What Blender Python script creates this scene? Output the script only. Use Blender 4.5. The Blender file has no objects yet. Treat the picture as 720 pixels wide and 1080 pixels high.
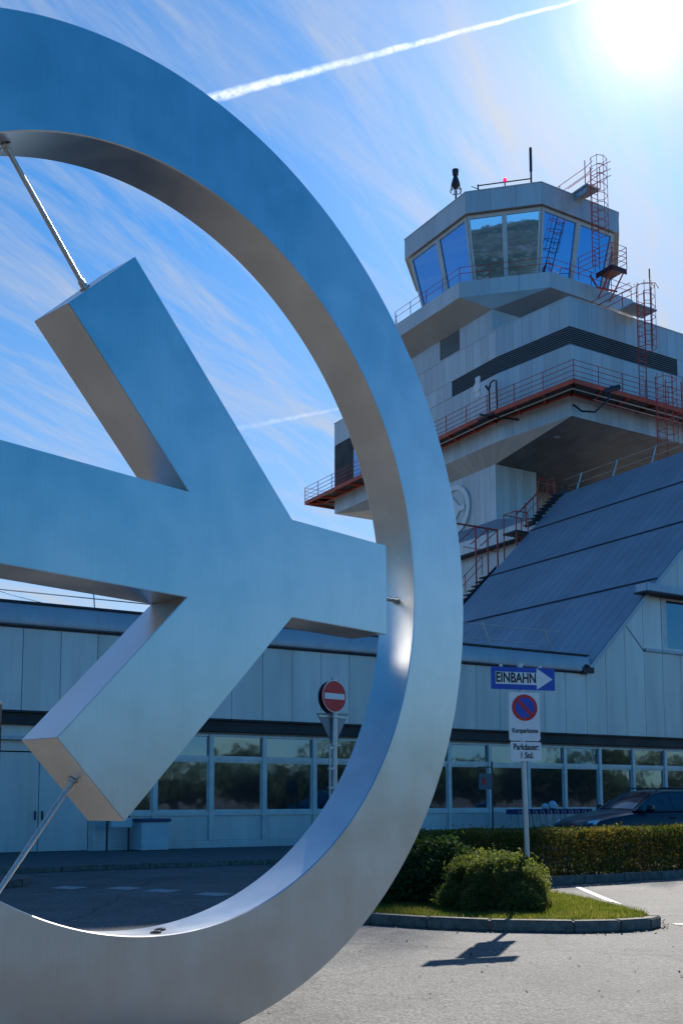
import bpy, bmesh, math, random
import numpy as np
from mathutils import Vector, Matrix
rnd = random.Random(7)
nr = np.random.default_rng(11)
R = math.radians
sc = bpy.context.scene
COL = sc.collection
EYE = 1.5
TH = math.atan2(0.52360044, 0.85196396)      # direction of the terminal facade
SUN_AZ, SUN_EL = R(17.2), R(37.3)
SUN_DIR = Vector((math.sin(SUN_AZ)*math.cos(SUN_EL), math.cos(SUN_AZ)*math.cos(SUN_EL), math.sin(SUN_EL)))

# ------------------------------------------------------------------ materials
def new_mat(name):
    m = bpy.data.materials.new(name); m.use_nodes = True
    nt = m.node_tree; nt.nodes.clear()
    out = nt.nodes.new('ShaderNodeOutputMaterial')
    return m, nt, out
def N(nt, t, **kw):
    n = nt.nodes.new(t)
    for k, v in kw.items():
        if k in n.inputs.keys() if hasattr(n.inputs, 'keys') else False: n.inputs[k].default_value = v
        else: setattr(n, k, v)
    return n
def L(nt, a, b): nt.links.new(a, b)
def ramp(nt, fac, stops):
    r = nt.nodes.new('ShaderNodeValToRGB')
    while len(r.color_ramp.elements) < len(stops): r.color_ramp.elements.new(0.5)
    for e, (p, c) in zip(r.color_ramp.elements, stops):
        e.position = p; e.color = (c, c, c, 1) if isinstance(c, (int, float)) else (*c, 1)
    if fac is not None: L(nt, fac, r.inputs[0])
    return r
def noise(nt, scale, detail=4, rough=.55, vec=None, dist=0):
    n = nt.nodes.new('ShaderNodeTexNoise')
    n.inputs['Scale'].default_value = scale; n.inputs['Detail'].default_value = detail
    n.inputs['Roughness'].default_value = rough; n.inputs['Distortion'].default_value = dist
    if vec is not None: L(nt, vec, n.inputs['Vector'])
    return n
def objco(nt, scale=(1, 1, 1)):
    tc = nt.nodes.new('ShaderNodeTexCoord'); mp = nt.nodes.new('ShaderNodeMapping')
    mp.inputs['Scale'].default_value = scale
    L(nt, tc.outputs['Object'], mp.inputs[0]); return mp.outputs[0]
def mixc(nt, fac, a, b, mode='MIX'):
    m = nt.nodes.new('ShaderNodeMix'); m.data_type = 'RGBA'; m.blend_type = mode
    for s, v in ((m.inputs[0], fac), (m.inputs[6], a), (m.inputs[7], b)):
        if hasattr(v, 'is_linked') or hasattr(v, 'links'): L(nt, v, s)
        elif isinstance(v, tuple): s.default_value = (*v, 1)
        else: s.default_value = v
    return m.outputs[2]
def bump(nt, h, strength, dist, bsdf):
    b = nt.nodes.new('ShaderNodeBump'); b.inputs['Strength'].default_value = strength; b.inputs['Distance'].default_value = dist
    L(nt, h, b.inputs['Height']); L(nt, b.outputs[0], bsdf.inputs['Normal']); return b
def simple(name, col, rough=.5, metal=0., var=.12, vscale=3., island=.0, streak=False, spec=.5, rvar=.1, coat=0):
    m, nt, out = new_mat(name)
    p = nt.nodes.new('ShaderNodeBsdfPrincipled'); L(nt, p.outputs[0], out.inputs[0])
    v = objco(nt, (1, 1, .18) if streak else (1, 1, 1))
    n = noise(nt, vscale, 5, .6, v)
    lo = tuple(c*(1-var) for c in col); hi = tuple(min(1, c*(1+var)) for c in col)
    rp = ramp(nt, n.outputs[0], [(.3, lo), (.7, hi)])
    c = rp.outputs[0]
    if island:
        g = nt.nodes.new('ShaderNodeNewGeometry')
        r2 = ramp(nt, g.outputs['Random Per Island'], [(0, 1-island), (1, 1+island)])
        c = mixc(nt, 1.0, c, r2.outputs[0], 'MULTIPLY')
    if streak:
        dr = noise(nt, 5., 6, .65, objco(nt, (1, 1, .06)))
        c = mixc(nt, .35, c, ramp(nt, dr.outputs[0], [(.34, .75), (.52, 1.0)]).outputs[0], 'MULTIPLY')
    L(nt, c, p.inputs['Base Color'])
    n2 = noise(nt, vscale*2.3, 4, .6, v)
    r3 = ramp(nt, n2.outputs[0], [(.3, max(0, rough-rvar)), (.7, min(1, rough+rvar))])
    L(nt, r3.outputs[0], p.inputs['Roughness'])
    p.inputs['Metallic'].default_value = metal
    p.inputs['Specular IOR Level'].default_value = spec
    if coat: p.inputs['Coat Weight'].default_value = coat; p.inputs['Coat Roughness'].default_value = .04
    return m
M = {}
M['panel'] = simple('aluminium_panel', (.54, .545, .55), .40, .35, .07, .9, .09, True)
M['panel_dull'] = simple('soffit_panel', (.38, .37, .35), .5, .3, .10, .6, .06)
M['soffit_dark'] = simple('dark_soffit', (.03, .03, .032), .6, .1, .15, .5)  # near-black colour also stands in for shade under the overhang
M['fascia'] = simple('painted_fascia', (.34, .39, .46), .35, .3, .1, .7, .03, True)
M['roofm'] = simple('blue_roof_membrane', (.25, .285, .34), .5, .1, .13, .35, .05)
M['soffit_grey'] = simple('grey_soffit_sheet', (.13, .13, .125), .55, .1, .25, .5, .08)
M['joint'] = simple('dark_joint', (.03, .04, .055), .7)
M['louvre'] = simple('louvre_blade', (.26, .27, .28), .5, .2)
M['frame'] = simple('window_frame', (.55, .56, .56), .4, .3)
M['red'] = simple('red_railing_paint', (.48, .045, .03), .45, 0, .25, 6.)
M['inkboard'] = simple('dark_grey_board', (.10, .12, .15), .4)  # plain dark blue-grey board colour
M['darkred'] = simple('dark_red_paint', (.09, .015, .015), .5, 0, .2, 4.)
M['redbeam'] = simple('orange_red_beam_paint', (.50, .07, .03), .5, 0, .25, 1.5)
M['galv'] = simple('galvanised_steel', (.45, .48, .5), .38, .8, .12, 6.)
M['darkmetal'] = simple('dark_metal', (.03, .035, .045), .5, .3)
M['black'] = simple('black_plastic', (.012, .013, .016), .45)
M['white'] = simple('white_sign_face', (.74, .76, .78), .35, 0, .04)
M['bluesign'] = simple('blue_sign_face', (.012, .06, .42), .35, 0, .05)
M['redsign'] = simple('red_sign_face', (.58, .008, .012), .35, 0, .05)
M['inkt'] = simple('black_sign_ink', (.012, .012, .014), .5)
M['greyback'] = simple('grey_sign_back', (.25, .28, .31), .45, .5)
M['kerb'] = simple('kerb_stone', (.145, .135, .115), .88, 0, .42, 11., .14)
M['paint'] = simple('road_paint', (.55, .55, .53), .7, 0, .22, 9.)
M['shadepaint'] = simple('shaded_road_paint', (.30, .30, .29), .8, 0, .35, 9.)  # road paint with the shade over the give-way marks put into its colour
M['soil'] = simple('soil', (.05, .042, .028), .95, 0, .4, 12.)
M['carpaint'] = simple('dark_blue_car_paint', (.003, .006, .016), .35, .0, .05, 2., coat=.25)
M['rubber'] = simple('tyre_rubber', (.015, .015, .015), .8)
M['rim'] = simple('alloy_rim', (.5, .5, .52), .3, .9)
M['lens'] = simple('lamp_lens', (.55, .6, .65), .08, .2)
M['yellow'] = simple('yellow_plastic', (.6, .38, .03), .4)
M['trolleyblue'] = simple('trolley_blue_plastic', (.02, .045, .14), .4)
M['litter'] = simple('pale_cabinet_metal', (.50, .56, .60), .45, .1, .08, 3.)
M['bark'] = simple('bark', (.06, .045, .03), .9, 0, .3, 12.)
M['concrete'] = simple('concrete', (.30, .30, .29), .85, 0, .15, 3.)
M['stick'] = simple('twig', (.09, .06, .035), .9)

def m_glass(name, tint, refl, base=(.008, .014, .022), rough=.015, wav=0.0):
    m, nt, out = new_mat(name)
    p = nt.nodes.new('ShaderNodeBsdfPrincipled'); g = nt.nodes.new('ShaderNodeBsdfGlossy')
    p.inputs['Base Color'].default_value = (*base, 1); p.inputs['Roughness'].default_value = .1
    g.inputs['Color'].default_value = (*tint, 1); g.inputs['Roughness'].default_value = rough
    if wav:
        n = noise(nt, .9, 2, .5, objco(nt)); b = nt.nodes.new('ShaderNodeBump'); b.inputs['Strength'].default_value = wav
        b.inputs['Distance'].default_value = .02; L(nt, n.outputs[0], b.inputs['Height']); L(nt, b.outputs[0], g.inputs['Normal'])
    mx = nt.nodes.new('ShaderNodeMixShader'); mx.inputs[0].default_value = refl
    L(nt, p.outputs[0], mx.inputs[1]); L(nt, g.outputs[0], mx.inputs[2]); L(nt, mx.outputs[0], out.inputs[0])
    return m
M['glass'] = m_glass('window_glass', (.52, .68, .86), .25, base=(.012, .019, .028), rough=.035, wav=.3)
M['cabglass'] = m_glass('tinted_tower_glass', (.20, .40, .74), .80, wav=.05)
M['carglass'] = m_glass('car_glass', (.35, .45, .55), .08)

# brushed stainless steel of the emblem
m, nt, out = new_mat('brushed_steel')
p = nt.nodes.new('ShaderNodeBsdfPrincipled'); L(nt, p.outputs[0], out.inputs[0])
co = objco(nt)
nA = noise(nt, .9, 3, .5, co, .5); nB = noise(nt, 3.4, 4, .5, co, .3); nC = noise(nt, 1, 2, .5, objco(nt, (90, 90, 2.2)))
c1 = ramp(nt, nA.outputs[0], [(.3, (.55, .55, .545)), (.7, (.70, .70, .695))])
c2 = mixc(nt, .45, c1.outputs[0], ramp(nt, nB.outputs[0], [(.35, (.55, .55, .545)), (.65, (.70, .70, .695))]).outputs[0])
c2 = mixc(nt, .30, c2, ramp(nt, nC.outputs[0], [(.3, .86), (.6, 1.)]).outputs[0], 'MULTIPLY'); L(nt, c2, p.inputs['Base Color'])
r1 = ramp(nt, nA.outputs[0], [(.3, .27), (.7, .37)])
r2 = mixc(nt, .4, r1.outputs[0], ramp(nt, nB.outputs[0], [(.3, .27), (.7, .40)]).outputs[0])
L(nt, r2, p.inputs['Roughness']); p.inputs['Metallic'].default_value = 1
M['steel'] = m
M['rodsteel'] = simple('polished_rod_steel', (.5, .49, .47), .38, 1., .1, 8.)

# asphalt
m, nt, out = new_mat('asphalt')
p = nt.nodes.new('ShaderNodeBsdfPrincipled'); L(nt, p.outputs[0], out.inputs[0])
co = objco(nt)
n1 = noise(nt, .22, 6, .6, co, .3); n2 = noise(nt, 38., 4, .75, co); vo = nt.nodes.new('ShaderNodeTexVoronoi'); vo.inputs['Scale'].default_value = 48; L(nt, co, vo.inputs['Vector'])
base = ramp(nt, n1.outputs[0], [(.3, (.066, .065, .062)), (.7, (.118, .115, .109))])
gr = ramp(nt, n2.outputs[0], [(.30, .35), (.70, 1.75)])
c = mixc(nt, 1., base.outputs[0], gr.outputs[0], 'MULTIPLY')
st = ramp(nt, vo.outputs['Color'], [(.12, .38), (.88, 1.75)])
c = mixc(nt, .8, c, st.outputs[0], 'MULTIPLY')
cr = nt.nodes.new('ShaderNodeTexVoronoi'); cr.feature = 'DISTANCE_TO_EDGE'; cr.inputs['Scale'].default_value = .33
wv = noise(nt, 2.2, 4, .6, co); av = nt.nodes.new('ShaderNodeVectorMath'); av.operation = 'MULTIPLY_ADD'; L(nt, wv.outputs['Color'], av.inputs[0]); av.inputs[1].default_value = (.55, .55, 0); L(nt, co, av.inputs[2]); L(nt, av.outputs[0], cr.inputs['Vector'])
c = mixc(nt, .75, c, ramp(nt, cr.outputs['Distance'], [(.0, .35), (.010, 1.)]).outputs[0], 'MULTIPLY')
n6 = noise(nt, 1.1, 5, .65, co, .4); c = mixc(nt, .9, c, ramp(nt, n6.outputs[0], [(.32, .66), (.5, .98), (.68, 1.12)]).outputs[0], 'MULTIPLY')
L(nt, c, p.inputs['Base Color']); p.inputs['Roughness'].default_value = .82
bump(nt, mixc(nt, .5, n2.outputs[0], vo.outputs['Distance']), .9, .012, p)
M['asphalt'] = m
# paving
M['paving'] = simple('grey_paving', (.09, .09, .088), .85, 0, .15, 2.)

def leafmat(name, stops, trans=.4, patch=1.4):
    m, nt, out = new_mat(name)
    g = nt.nodes.new('ShaderNodeNewGeometry')
    n = noise(nt, patch, 3, .6, objco(nt))
    ad = nt.nodes.new('ShaderNodeMath'); ad.operation = 'MULTIPLY_ADD'; ad.inputs[1].default_value = .55; L(nt, g.outputs['Random Per Island'], ad.inputs[0])
    mu = nt.nodes.new('ShaderNodeMath'); mu.operation = 'MULTIPLY_ADD'; mu.inputs[1].default_value = 1.5; mu.inputs[2].default_value = -.52; L(nt, n.outputs[0], mu.inputs[0])
    L(nt, mu.outputs[0], ad.inputs[2])
    r = ramp(nt, ad.outputs[0], stops)
    d = nt.nodes.new('ShaderNodeBsdfPrincipled'); L(nt, r.outputs[0], d.inputs['Base Color']); d.inputs['Roughness'].default_value = .68; d.inputs['Specular IOR Level'].default_value = .25
    t = nt.nodes.new('ShaderNodeBsdfTranslucent'); L(nt, mixc(nt, 1., r.outputs[0], (1.5, 1.6, .7), 'MULTIPLY'), t.inputs[0])
    mx = nt.nodes.new('ShaderNodeMixShader'); mx.inputs[0].default_value = trans
    L(nt, d.outputs[0], mx.inputs[1]); L(nt, t.outputs[0], mx.inputs[2]); L(nt, mx.outputs[0], out.inputs[0])
    return m
M['leafbush'] = leafmat('bush_leaves', [(0, (.05, .07, .022)), (.45, (.095, .115, .035)), (.75, (.15, .16, .055)), (1, (.26, .22, .10))], .5)
M['leafdark'] = leafmat('dark_bush_leaves', [(0, (.02, .045, .014)), (.6, (.04, .075, .02)), (1, (.07, .11, .03))])
M['leafhedge'] = leafmat('hedge_leaves', [(0, (.028, .05, .012)), (.4, (.055, .08, .018)), (.64, (.13, .105, .028)), (1, (.22, .11, .045))], .48, .9)
M['leaftree'] = leafmat('tree_leaves', [(0, (.02, .04, .015)), (1, (.06, .09, .03))], .3, .1)
M['deadleaf'] = leafmat('dead_leaves', [(0, (.05, .03, .015)), (1, (.16, .10, .04))], .1, 3.)
M['grass'] = leafmat('grass_blades', [(0, (.05, .075, .018)), (.5, (.11, .125, .028)), (1, (.26, .21, .08))], .5, 3.)

# ------------------------------------------------------------------ builders
class Thing:
    def __init__(s, name, label, cat, loc=(0, 0, 0), rot=0, group=None, frame=None, kind=None):
        """frame: origin (x, y, z) that geometry coordinates are measured from"""
        e = bpy.data.objects.new(name, None); COL.objects.link(e)
        e.empty_display_size = .3
        e.location = loc; e.rotation_euler = (0, 0, rot); s.e = e
        e['label'] = label; e['category'] = cat
        if group: e['group'] = group
        if kind: e['kind'] = kind
        s.o = frame or (0, 0, 0)
    def mb(s): return MB(s)
def uv(u, v, z=0):
    return (u*math.cos(TH)-v*math.sin(TH), u*math.sin(TH)+v*math.cos(TH), z)
def BThing(name, label, cat, u, v, z=0, group=None):
    return Thing(name, label, cat, uv(u, v, z), TH, group, (u, v, z))
class MB:
    def __init__(s, thing=None):
        s.t = thing; s.v = []; s.f = []; s.o = thing.o if thing else (0, 0, 0)
    def add(s, vs, fs):
        b = len(s.v); o = s.o
        s.v += [(x-o[0], y-o[1], z-o[2]) for x, y, z in vs]
        s.f += [tuple(b+i for i in f) for f in fs]
    def box(s, x0, x1, y0, y1, z0, z1):
        s.add([(x0, y0, z0), (x1, y0, z0), (x1, y1, z0), (x0, y1, z0), (x0, y0, z1), (x1, y0, z1), (x1, y1, z1), (x0, y1, z1)],
              [(3, 2, 1, 0), (4, 5, 6, 7), (0, 1, 5, 4), (1, 2, 6, 5), (2, 3, 7, 6), (3, 0, 4, 7)])
        return s
    def loft(s, pa, za, pb, zb, caps=True):
        n = len(pa); vs = [(x, y, za) for x, y in pa]+[(x, y, zb) for x, y in pb]
        fs = [(i, (i+1) % n, n+(i+1) % n, n+i) for i in range(n)]
        if caps: fs += [tuple(range(n))[::-1], tuple(range(n, 2*n))]
        s.add(vs, fs); return s
    def prism(s, p, z0, z1): return s.loft(p, z0, p, z1)
    def quad(s, a, b, c, d): s.add([a, b, c, d], [(0, 1, 2, 3)]); return s
    def slab(s, pts, off):
        """thick polygon: pts (3D) extruded by vector off"""
        n = len(pts); q = [tuple(a+b for a, b in zip(p, off)) for p in pts]
        s.add(list(pts)+q, [tuple(range(n))[::-1], tuple(range(n, 2*n))]+[(i, (i+1) % n, n+(i+1) % n, n+i) for i in range(n)])
        return s
    def tube(s, p, q, r, n=8, r2=None):
        p = Vector(p); q = Vector(q); d = (q-p)
        if d.length < 1e-6: return s
        d.normalize(); a = d.orthogonal().normalized(); b = d.cross(a); r2 = r if r2 is None else r2
        vs = []
        for c, rr in ((p, r), (q, r2)):
            for i in range(n):
                t = 2*math.pi*i/n; vs.append(tuple(c+a*math.cos(t)*rr+b*math.sin(t)*rr))
        s.add(vs, [(i, (i+1) % n, n+(i+1) % n, n+i) for i in range(n)]+[tuple(range(n))[::-1], tuple(range(n, 2*n))])
        return s
    def path(s, pts, r, n=6):
        """mitred tube along a polyline"""
        P = [Vector(p) for p in pts]; vs = []; m = len(P)
        prev = None
        for i, c in enumerate(P):
            d = (P[min(i+1, m-1)]-P[max(i-1, 0)]).normalized()
            if prev is None: a = d.orthogonal().normalized()
            else: a = (prev-d*prev.dot(d)).normalized()
            prev = a; b = d.cross(a)
            for k in range(n):
                t = 2*math.pi*k/n; vs.append(tuple(c+a*math.cos(t)*r+b*math.sin(t)*r))
        fs = [(j*n+i, j*n+(i+1) % n, (j+1)*n+(i+1) % n, (j+1)*n+i) for j in range(m-1) for i in range(n)]
        s.add(vs, fs+[tuple(range(n))[::-1], tuple(range((m-1)*n, m*n))]); return s
    def lathe(s, c, prof, n=24, axis='z'):
        """prof: list of (radius, height)"""
        vs = []
        for r, h in prof:
            for i in range(n):
                t = 2*math.pi*i/n; x, y = r*math.cos(t), r*math.sin(t)
                vs.append({'z': (c[0]+x, c[1]+y, c[2]+h), 'y': (c[0]+x, c[1]+h, c[2]+y), 'x': (c[0]+h, c[1]+x, c[2]+y)}[axis])
        m = len(prof)
        s.add(vs, [(j*n+i, j*n+(i+1) % n, (j+1)*n+(i+1) % n, (j+1)*n+i) for j in range(m-1) for i in range(n)]+[tuple(range(n)), tuple(range((m-1)*n, m*n))])
        return s
    def wall(s, p, q, z0, z1, w, th=.03, gap=.014, side=1, z0b=None, back=True):
        """run of cladding slabs from p to q (xy); side=+1 puts them on the left of p->q"""
        p = Vector(p); q = Vector(q); d = q-p; ln = d.length; d.normalize(); nrm = Vector((-d.y, d.x))*side
        k = max(1, round(ln/w)); w = ln/k
        for i in range(k):
            a = p+d*(i*w+gap/2); b = p+d*((i+1)*w-gap/2)
            vs = [(a.x, a.y), (b.x, b.y), (b.x+nrm.x*th, b.y+nrm.y*th), (a.x+nrm.x*th, a.y+nrm.y*th)]
            s.prism(vs, z0, z1)
        return s
    def build(s, name, mat, parent=None, smooth=False, label=None, kind=None, bevel=0):
        me = bpy.data.meshes.new(name); me.from_pydata(s.v, [], s.f); me.update()
        bm = bmesh.new(); bm.from_mesh(me); bmesh.ops.recalc_face_normals(bm, faces=bm.faces)
        if bevel: bmesh.ops.bevel(bm, geom=[e for e in bm.edges if e.calc_face_angle(0) > .5], offset=bevel, segments=2, affect='EDGES')
        bm.to_mesh(me); bm.free()
        me.materials.append(M[mat] if isinstance(mat, str) else mat)
        if smooth:
            me.polygons.foreach_set('use_smooth', [True]*len(me.polygons)); me.set_sharp_from_angle(angle=R(35))
        o = bpy.data.objects.new(name, me); COL.objects.link(o)
        if parent is not None: o.parent = parent
        elif s.t is not None: o.parent = s.t.e
        if label: o['label'] = label
        if kind: o['kind'] = kind
        return o
def single(o, label, cat, group=None, kind=None):
    o['label'] = label; o['category'] = cat
    if group: o['group'] = group
    if kind: o['kind'] = kind
    return o
def copy_tree(o, parent=None):
    c = o.copy(); COL.objects.link(c)
    if parent is not None: c.parent = parent
    for ch in [x for x in bpy.data.objects if x.parent == o]: copy_tree(ch, c)
    return c
def rail(mb, pts, h, posts, r=.022, levels=(1., .74, .48, .2), pr=.025, lean=(0, 0)):
    """railing along pts (list of xyz at floor level)"""
    for lv in levels:
        mb.path([(x+lean[0]*lv, y+lean[1]*lv, z+h*lv) for x, y, z in pts], r)
    for i in range(len(pts)-1):
        a = Vector(pts[i]); b = Vector(pts[i+1]); ln = (b-a).length; k = max(1, round(ln/posts))
        for j in range(k+(1 if i == len(pts)-2 else 0)):
            c = a+(b-a)*(j/k); mb.tube(tuple(c), (c.x+lean[0], c.y+lean[1], c.z+h), pr, 6)
def struct(o): o['kind'] = 'structure'; return o

# ------------------------------------------------------------------ world
w = bpy.data.worlds.new('World'); sc.world = w; w.use_nodes = True
nt = w.node_tree; nt.nodes.clear()
out = nt.nodes.new('ShaderNodeOutputWorld'); bg = nt.nodes.new('ShaderNodeBackground'); L(nt, bg.outputs[0], out.inputs[0])
sky = nt.nodes.new('ShaderNodeTexSky'); sky.sky_type = 'NISHITA'; sky.sun_disc = False
sky.sun_elevation = SUN_EL; sky.sun_rotation = SUN_AZ; sky.air_density = 1.0; sky.dust_density = .3; sky.ozone_density = 2.5
hs = nt.nodes.new('ShaderNodeHueSaturation'); hs.inputs['Saturation'].default_value = 1.34; tn = nt.nodes.new('ShaderNodeVectorMath'); tn.operation = 'MULTIPLY'; tn.inputs[1].default_value = (.71, .895, 1.04); L(nt, sky.outputs[0], tn.inputs[0]); L(nt, tn.outputs[0], hs.inputs['Color'])
tc = nt.nodes.new('ShaderNodeTexCoord')
nm = nt.nodes.new('ShaderNodeVectorMath'); nm.operation = 'NORMALIZE'; L(nt, tc.outputs['Generated'], nm.inputs[0])
sx = nt.nodes.new('ShaderNodeSeparateXYZ'); L(nt, nm.outputs[0], sx.inputs[0])
def MT(op, a, b=None, c=None):
    n = nt.nodes.new('ShaderNodeMath'); n.operation = op
    for i, v in enumerate((a, b, c)):
        if v is None: continue
        if hasattr(v, 'links'): L(nt, v, n.inputs[i])
        else: n.inputs[i].default_value = v
    return n.outputs[0]
den = MT('ADD', MT('MAXIMUM', sx.outputs[2], 0), .10)
cx = nt.nodes.new('ShaderNodeCombineXYZ'); L(nt, MT('DIVIDE', sx.outputs[0], den), cx.inputs[0]); L(nt, MT('DIVIDE', sx.outputs[1], den), cx.inputs[1])
def cmap(rot, scale):
    mp = nt.nodes.new('ShaderNodeMapping'); mp.vector_type = 'TEXTURE'; mp.inputs['Rotation'].default_value = (0, 0, rot); mp.inputs['Scale'].default_value = scale
    L(nt, cx.outputs[0], mp.inputs[0]); return mp.outputs[0]
w1 = noise(nt, 1.3, 3, .5, cmap(0, (1, 1, 1)))
def warp(v, amt):
    a = nt.nodes.new('ShaderNodeVectorMath'); a.operation = 'SCALE'; L(nt, w1.outputs['Color'], a.inputs[0]); a.inputs['Scale'].default_value = amt
    b = nt.nodes.new('ShaderNodeVectorMath'); b.operation = 'ADD'; L(nt, v, b.inputs[0]); L(nt, a.outputs[0], b.inputs[1]); return b.outputs[0]
c1 = noise(nt, 1.0, 12, .66, warp(cmap(R(52), (1.5, .20, 1)), .55), .25)       # long streaks
c2 = noise(nt, 1.0, 12, .70, warp(cmap(R(66), (.8, .075, 1)), .9), .2)      # crossing fibres
c3 = noise(nt, .55, 3, .5, cmap(0, (1, 1, 1)))                               # where it is dense
dn = ramp(nt, c3.outputs[0], [(.34, .40), (.62, 1.05)])
a1 = ramp(nt, c1.outputs[0], [(.45, 0), (.72, .85)]); a2 = ramp(nt, c2.outputs[0], [(.49, 0), (.73, .60)])
fr = ramp(nt, sx.outputs[1], [(.05, .06), (.6, 1.0)])                                 # the cirrus field lies ahead, towards the sun
cl = MT('MULTIPLY', MT('MULTIPLY', MT('ADD', a1.outputs[0], a2.outputs[0]), dn.outputs[0]), fr.outputs[0])
# more veil low in the sky
low = ramp(nt, sx.outputs[2], [(.0, .66), (.22, .50), (.48, .12), (.66, .03)])
cl = MT('MINIMUM', MT('ADD', cl, MT('MULTIPLY', low.outputs[0], fr.outputs[0])), .9)
dt = nt.nodes.new('ShaderNodeVectorMath'); dt.operation = 'DOT_PRODUCT'; L(nt, nm.outputs[0], dt.inputs[0]); dt.inputs[1].default_value = SUN_DIR
dp = MT('MAXIMUM', dt.outputs['Value'], 0)
aur = MT('ADD', MT('MULTIPLY', MT('POWER', dp, 1100), 3.), MT('ADD', MT('MULTIPLY', MT('POWER', dp, 300), .7), MT('MULTIPLY', MT('POWER', dp, 30), .36)))
cb = MT('ADD', 4.4, MT('MULTIPLY', aur, 1.2))                                # thin ice cloud scatters sunlight forward
cc = nt.nodes.new('ShaderNodeVectorMath'); cc.operation = 'SCALE'; cc.inputs[0].default_value = (.90, .97, 1.08); L(nt, cb, cc.inputs['Scale'])
mix = nt.nodes.new('ShaderNodeMix'); mix.data_type = 'RGBA'; L(nt, cl, mix.inputs[0]); L(nt, hs.outputs[0], mix.inputs[6]); L(nt, cc.outputs[0], mix.inputs[7])
ae = nt.nodes.new('ShaderNodeVectorMath'); ae.operation = 'SCALE'; ae.inputs[0].default_value = (1.25, 1.02, .85); L(nt, MT('MULTIPLY', aur, 1.0), ae.inputs['Scale'])
sm = nt.nodes.new('ShaderNodeVectorMath'); sm.operation = 'ADD'; L(nt, mix.outputs[2], sm.inputs[0]); L(nt, ae.outputs[0], sm.inputs[1])
L(nt, sm.outputs[0], bg.inputs[0]); bg.inputs[1].default_value = .09
sd = bpy.data.lights.new('sun', 'SUN'); sd.energy = 4.6; sd.angle = R(.53); sd.color = (1, .935, .84)
so = bpy.data.objects.new('sun', sd); COL.objects.link(so); so.rotation_euler = SUN_DIR.to_track_quat('Z', 'Y').to_euler()
so.location = (0, 0, 60)

# ------------------------------------------------------------------ camera
cd = bpy.data.cameras.new('camera'); cam = bpy.data.objects.new('camera', cd); COL.objects.link(cam); sc.camera = cam
Rr = Vector((0.9999970, 0.00026244, -0.00243484)); Uu = Vector((0.00244894, -0.10715958, 0.99423882)); Ff = Vector((0, .99424180, .10715991))
Uu = Rr.cross(Ff) * 1.0
mw = Matrix.Identity(4)
for i in range(3): mw[i][0] = Rr[i]; mw[i][1] = Uu[i]; mw[i][2] = -Ff[i]
mw[2][3] = EYE
cam.matrix_world = mw
cd.sensor_fit = 'VERTICAL'; cd.sensor_height = 36; cd.lens = 37.30; cd.shift_y = .17086; cd.clip_end = 60000; cd.clip_start = .05

# ------------------------------------------------------------------ ground, roads
b = MB()
# one sheet with graded cells out to the horizon
gx = [-9000, -2500, -700, -200, -60, -20, 0, 20, 60, 200, 700, 2500, 9000]
vs = [(x, y, 0) for y in gx for x in gx]; k = len(gx)
b.add(vs, [(j*k+i, j*k+i+1, (j+1)*k+i+1, (j+1)*k+i) for j in range(k-1) for i in range(k-1)])
struct(b.build('ground', 'asphalt'))
# pavement along the terminal with kerb step
def W2(pts): return [uv(u, v)[:2] for u, v in pts]
b = MB(); b.prism(W2([(-30, 23.05), (60, 23.05), (60, 31), (-30, 31)]), .001, .11); struct(b.build('pavement', 'paving'))
b = MB()
for i in range(90):
    b.prism(W2([(-30+i, 22.9), (-29.012+i, 22.9), (-29.012+i, 23.05), (-30+i, 23.05)]), .001, .125)
struct(b.build('pavement_kerb', 'kerb', bevel=.012))
# traffic island on the left
def kerb_loop(name, pts, wd=.14, h=.125, step=.9, mat='kerb'):
    b = MB(); n = len(pts); P = [Vector(p) for p in pts]
    area = sum(P[i].x*P[(i+1) % n].y-P[(i+1) % n].x*P[i].y for i in range(n)); sg = 1 if area > 0 else -1
    dense = []
    for i in range(n):
        a, c = P[i], P[(i+1) % n]; kk = max(1, round((c-a).length/step))
        for j in range(kk): dense.append(a+(c-a)*(j/kk))
    m = len(dense); inn = []
    for i in range(m):
        t = (dense[(i+1) % m]-dense[i-1]).normalized(); inn.append(dense[i]+Vector((-t.y, t.x))*wd*sg)
    for i in range(m):
        j = (i+1) % m; a, c, ci, ai = dense[i], dense[j], inn[j], inn[i]; e = (c-a)*.004; hh = h+rnd.uniform(-.004, .004)
        b.prism([(a.x+e.x, a.y+e.y), (c.x-e.x, c.y-e.y), (ci.x-e.x, ci.y-e.y), (ai.x+e.x, ai.y+e.y)], .001, hh)
    struct(b.build(name, mat, bevel=.014)); return [(q.x, q.y) for q in inn]
ISL = [(-.55, 14.6), (-.45, 13.9), (-.1, 13.45), (.34, 13.22), (1.0, 12.8), (1.7, 12.5), (2.65, 12.35), (3.2, 12.42), (3.6, 12.6), (3.80, 12.88), (3.85, 13.25), (3.80, 13.9), (3.6, 15.2), (3.2, 16.4), (2.6, 17.9), (1.8, 18.3), (.6, 17.6), (-.3, 16.2)]
inn = kerb_loop('traffic_island_kerb', ISL, .15, .135, .8)
b = MB(); b.prism(inn, .001, .115); struct(b.build('island_soil', 'soil'))
LISL = [uv(u, v)[:2] for u, v in [(-12, 18.9), (4.3, 18.9), (5.2, 19.3), (5.6, 20.2), (5.2, 21.1), (4.3, 21.5), (-12, 21.5)]]
inn2 = kerb_loop('left_island_kerb', LISL, .14, .14, 1.)
b = MB(); b.prism(inn2, .001, .13); struct(b.build('left_island_paving', 'paving'))
# bed of the hedge
HB = [uv(u, v)[:2] for u, v in [(9.0, 14.35), (34, 14.35), (34, 16.6), (9.0, 16.6)]]
inn3 = kerb_loop('hedge_bed_kerb', HB, .14, .15, 1.)
b = MB(); b.prism(inn3, .001, .11); struct(b.build('hedge_bed_soil', 'soil'))
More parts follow.
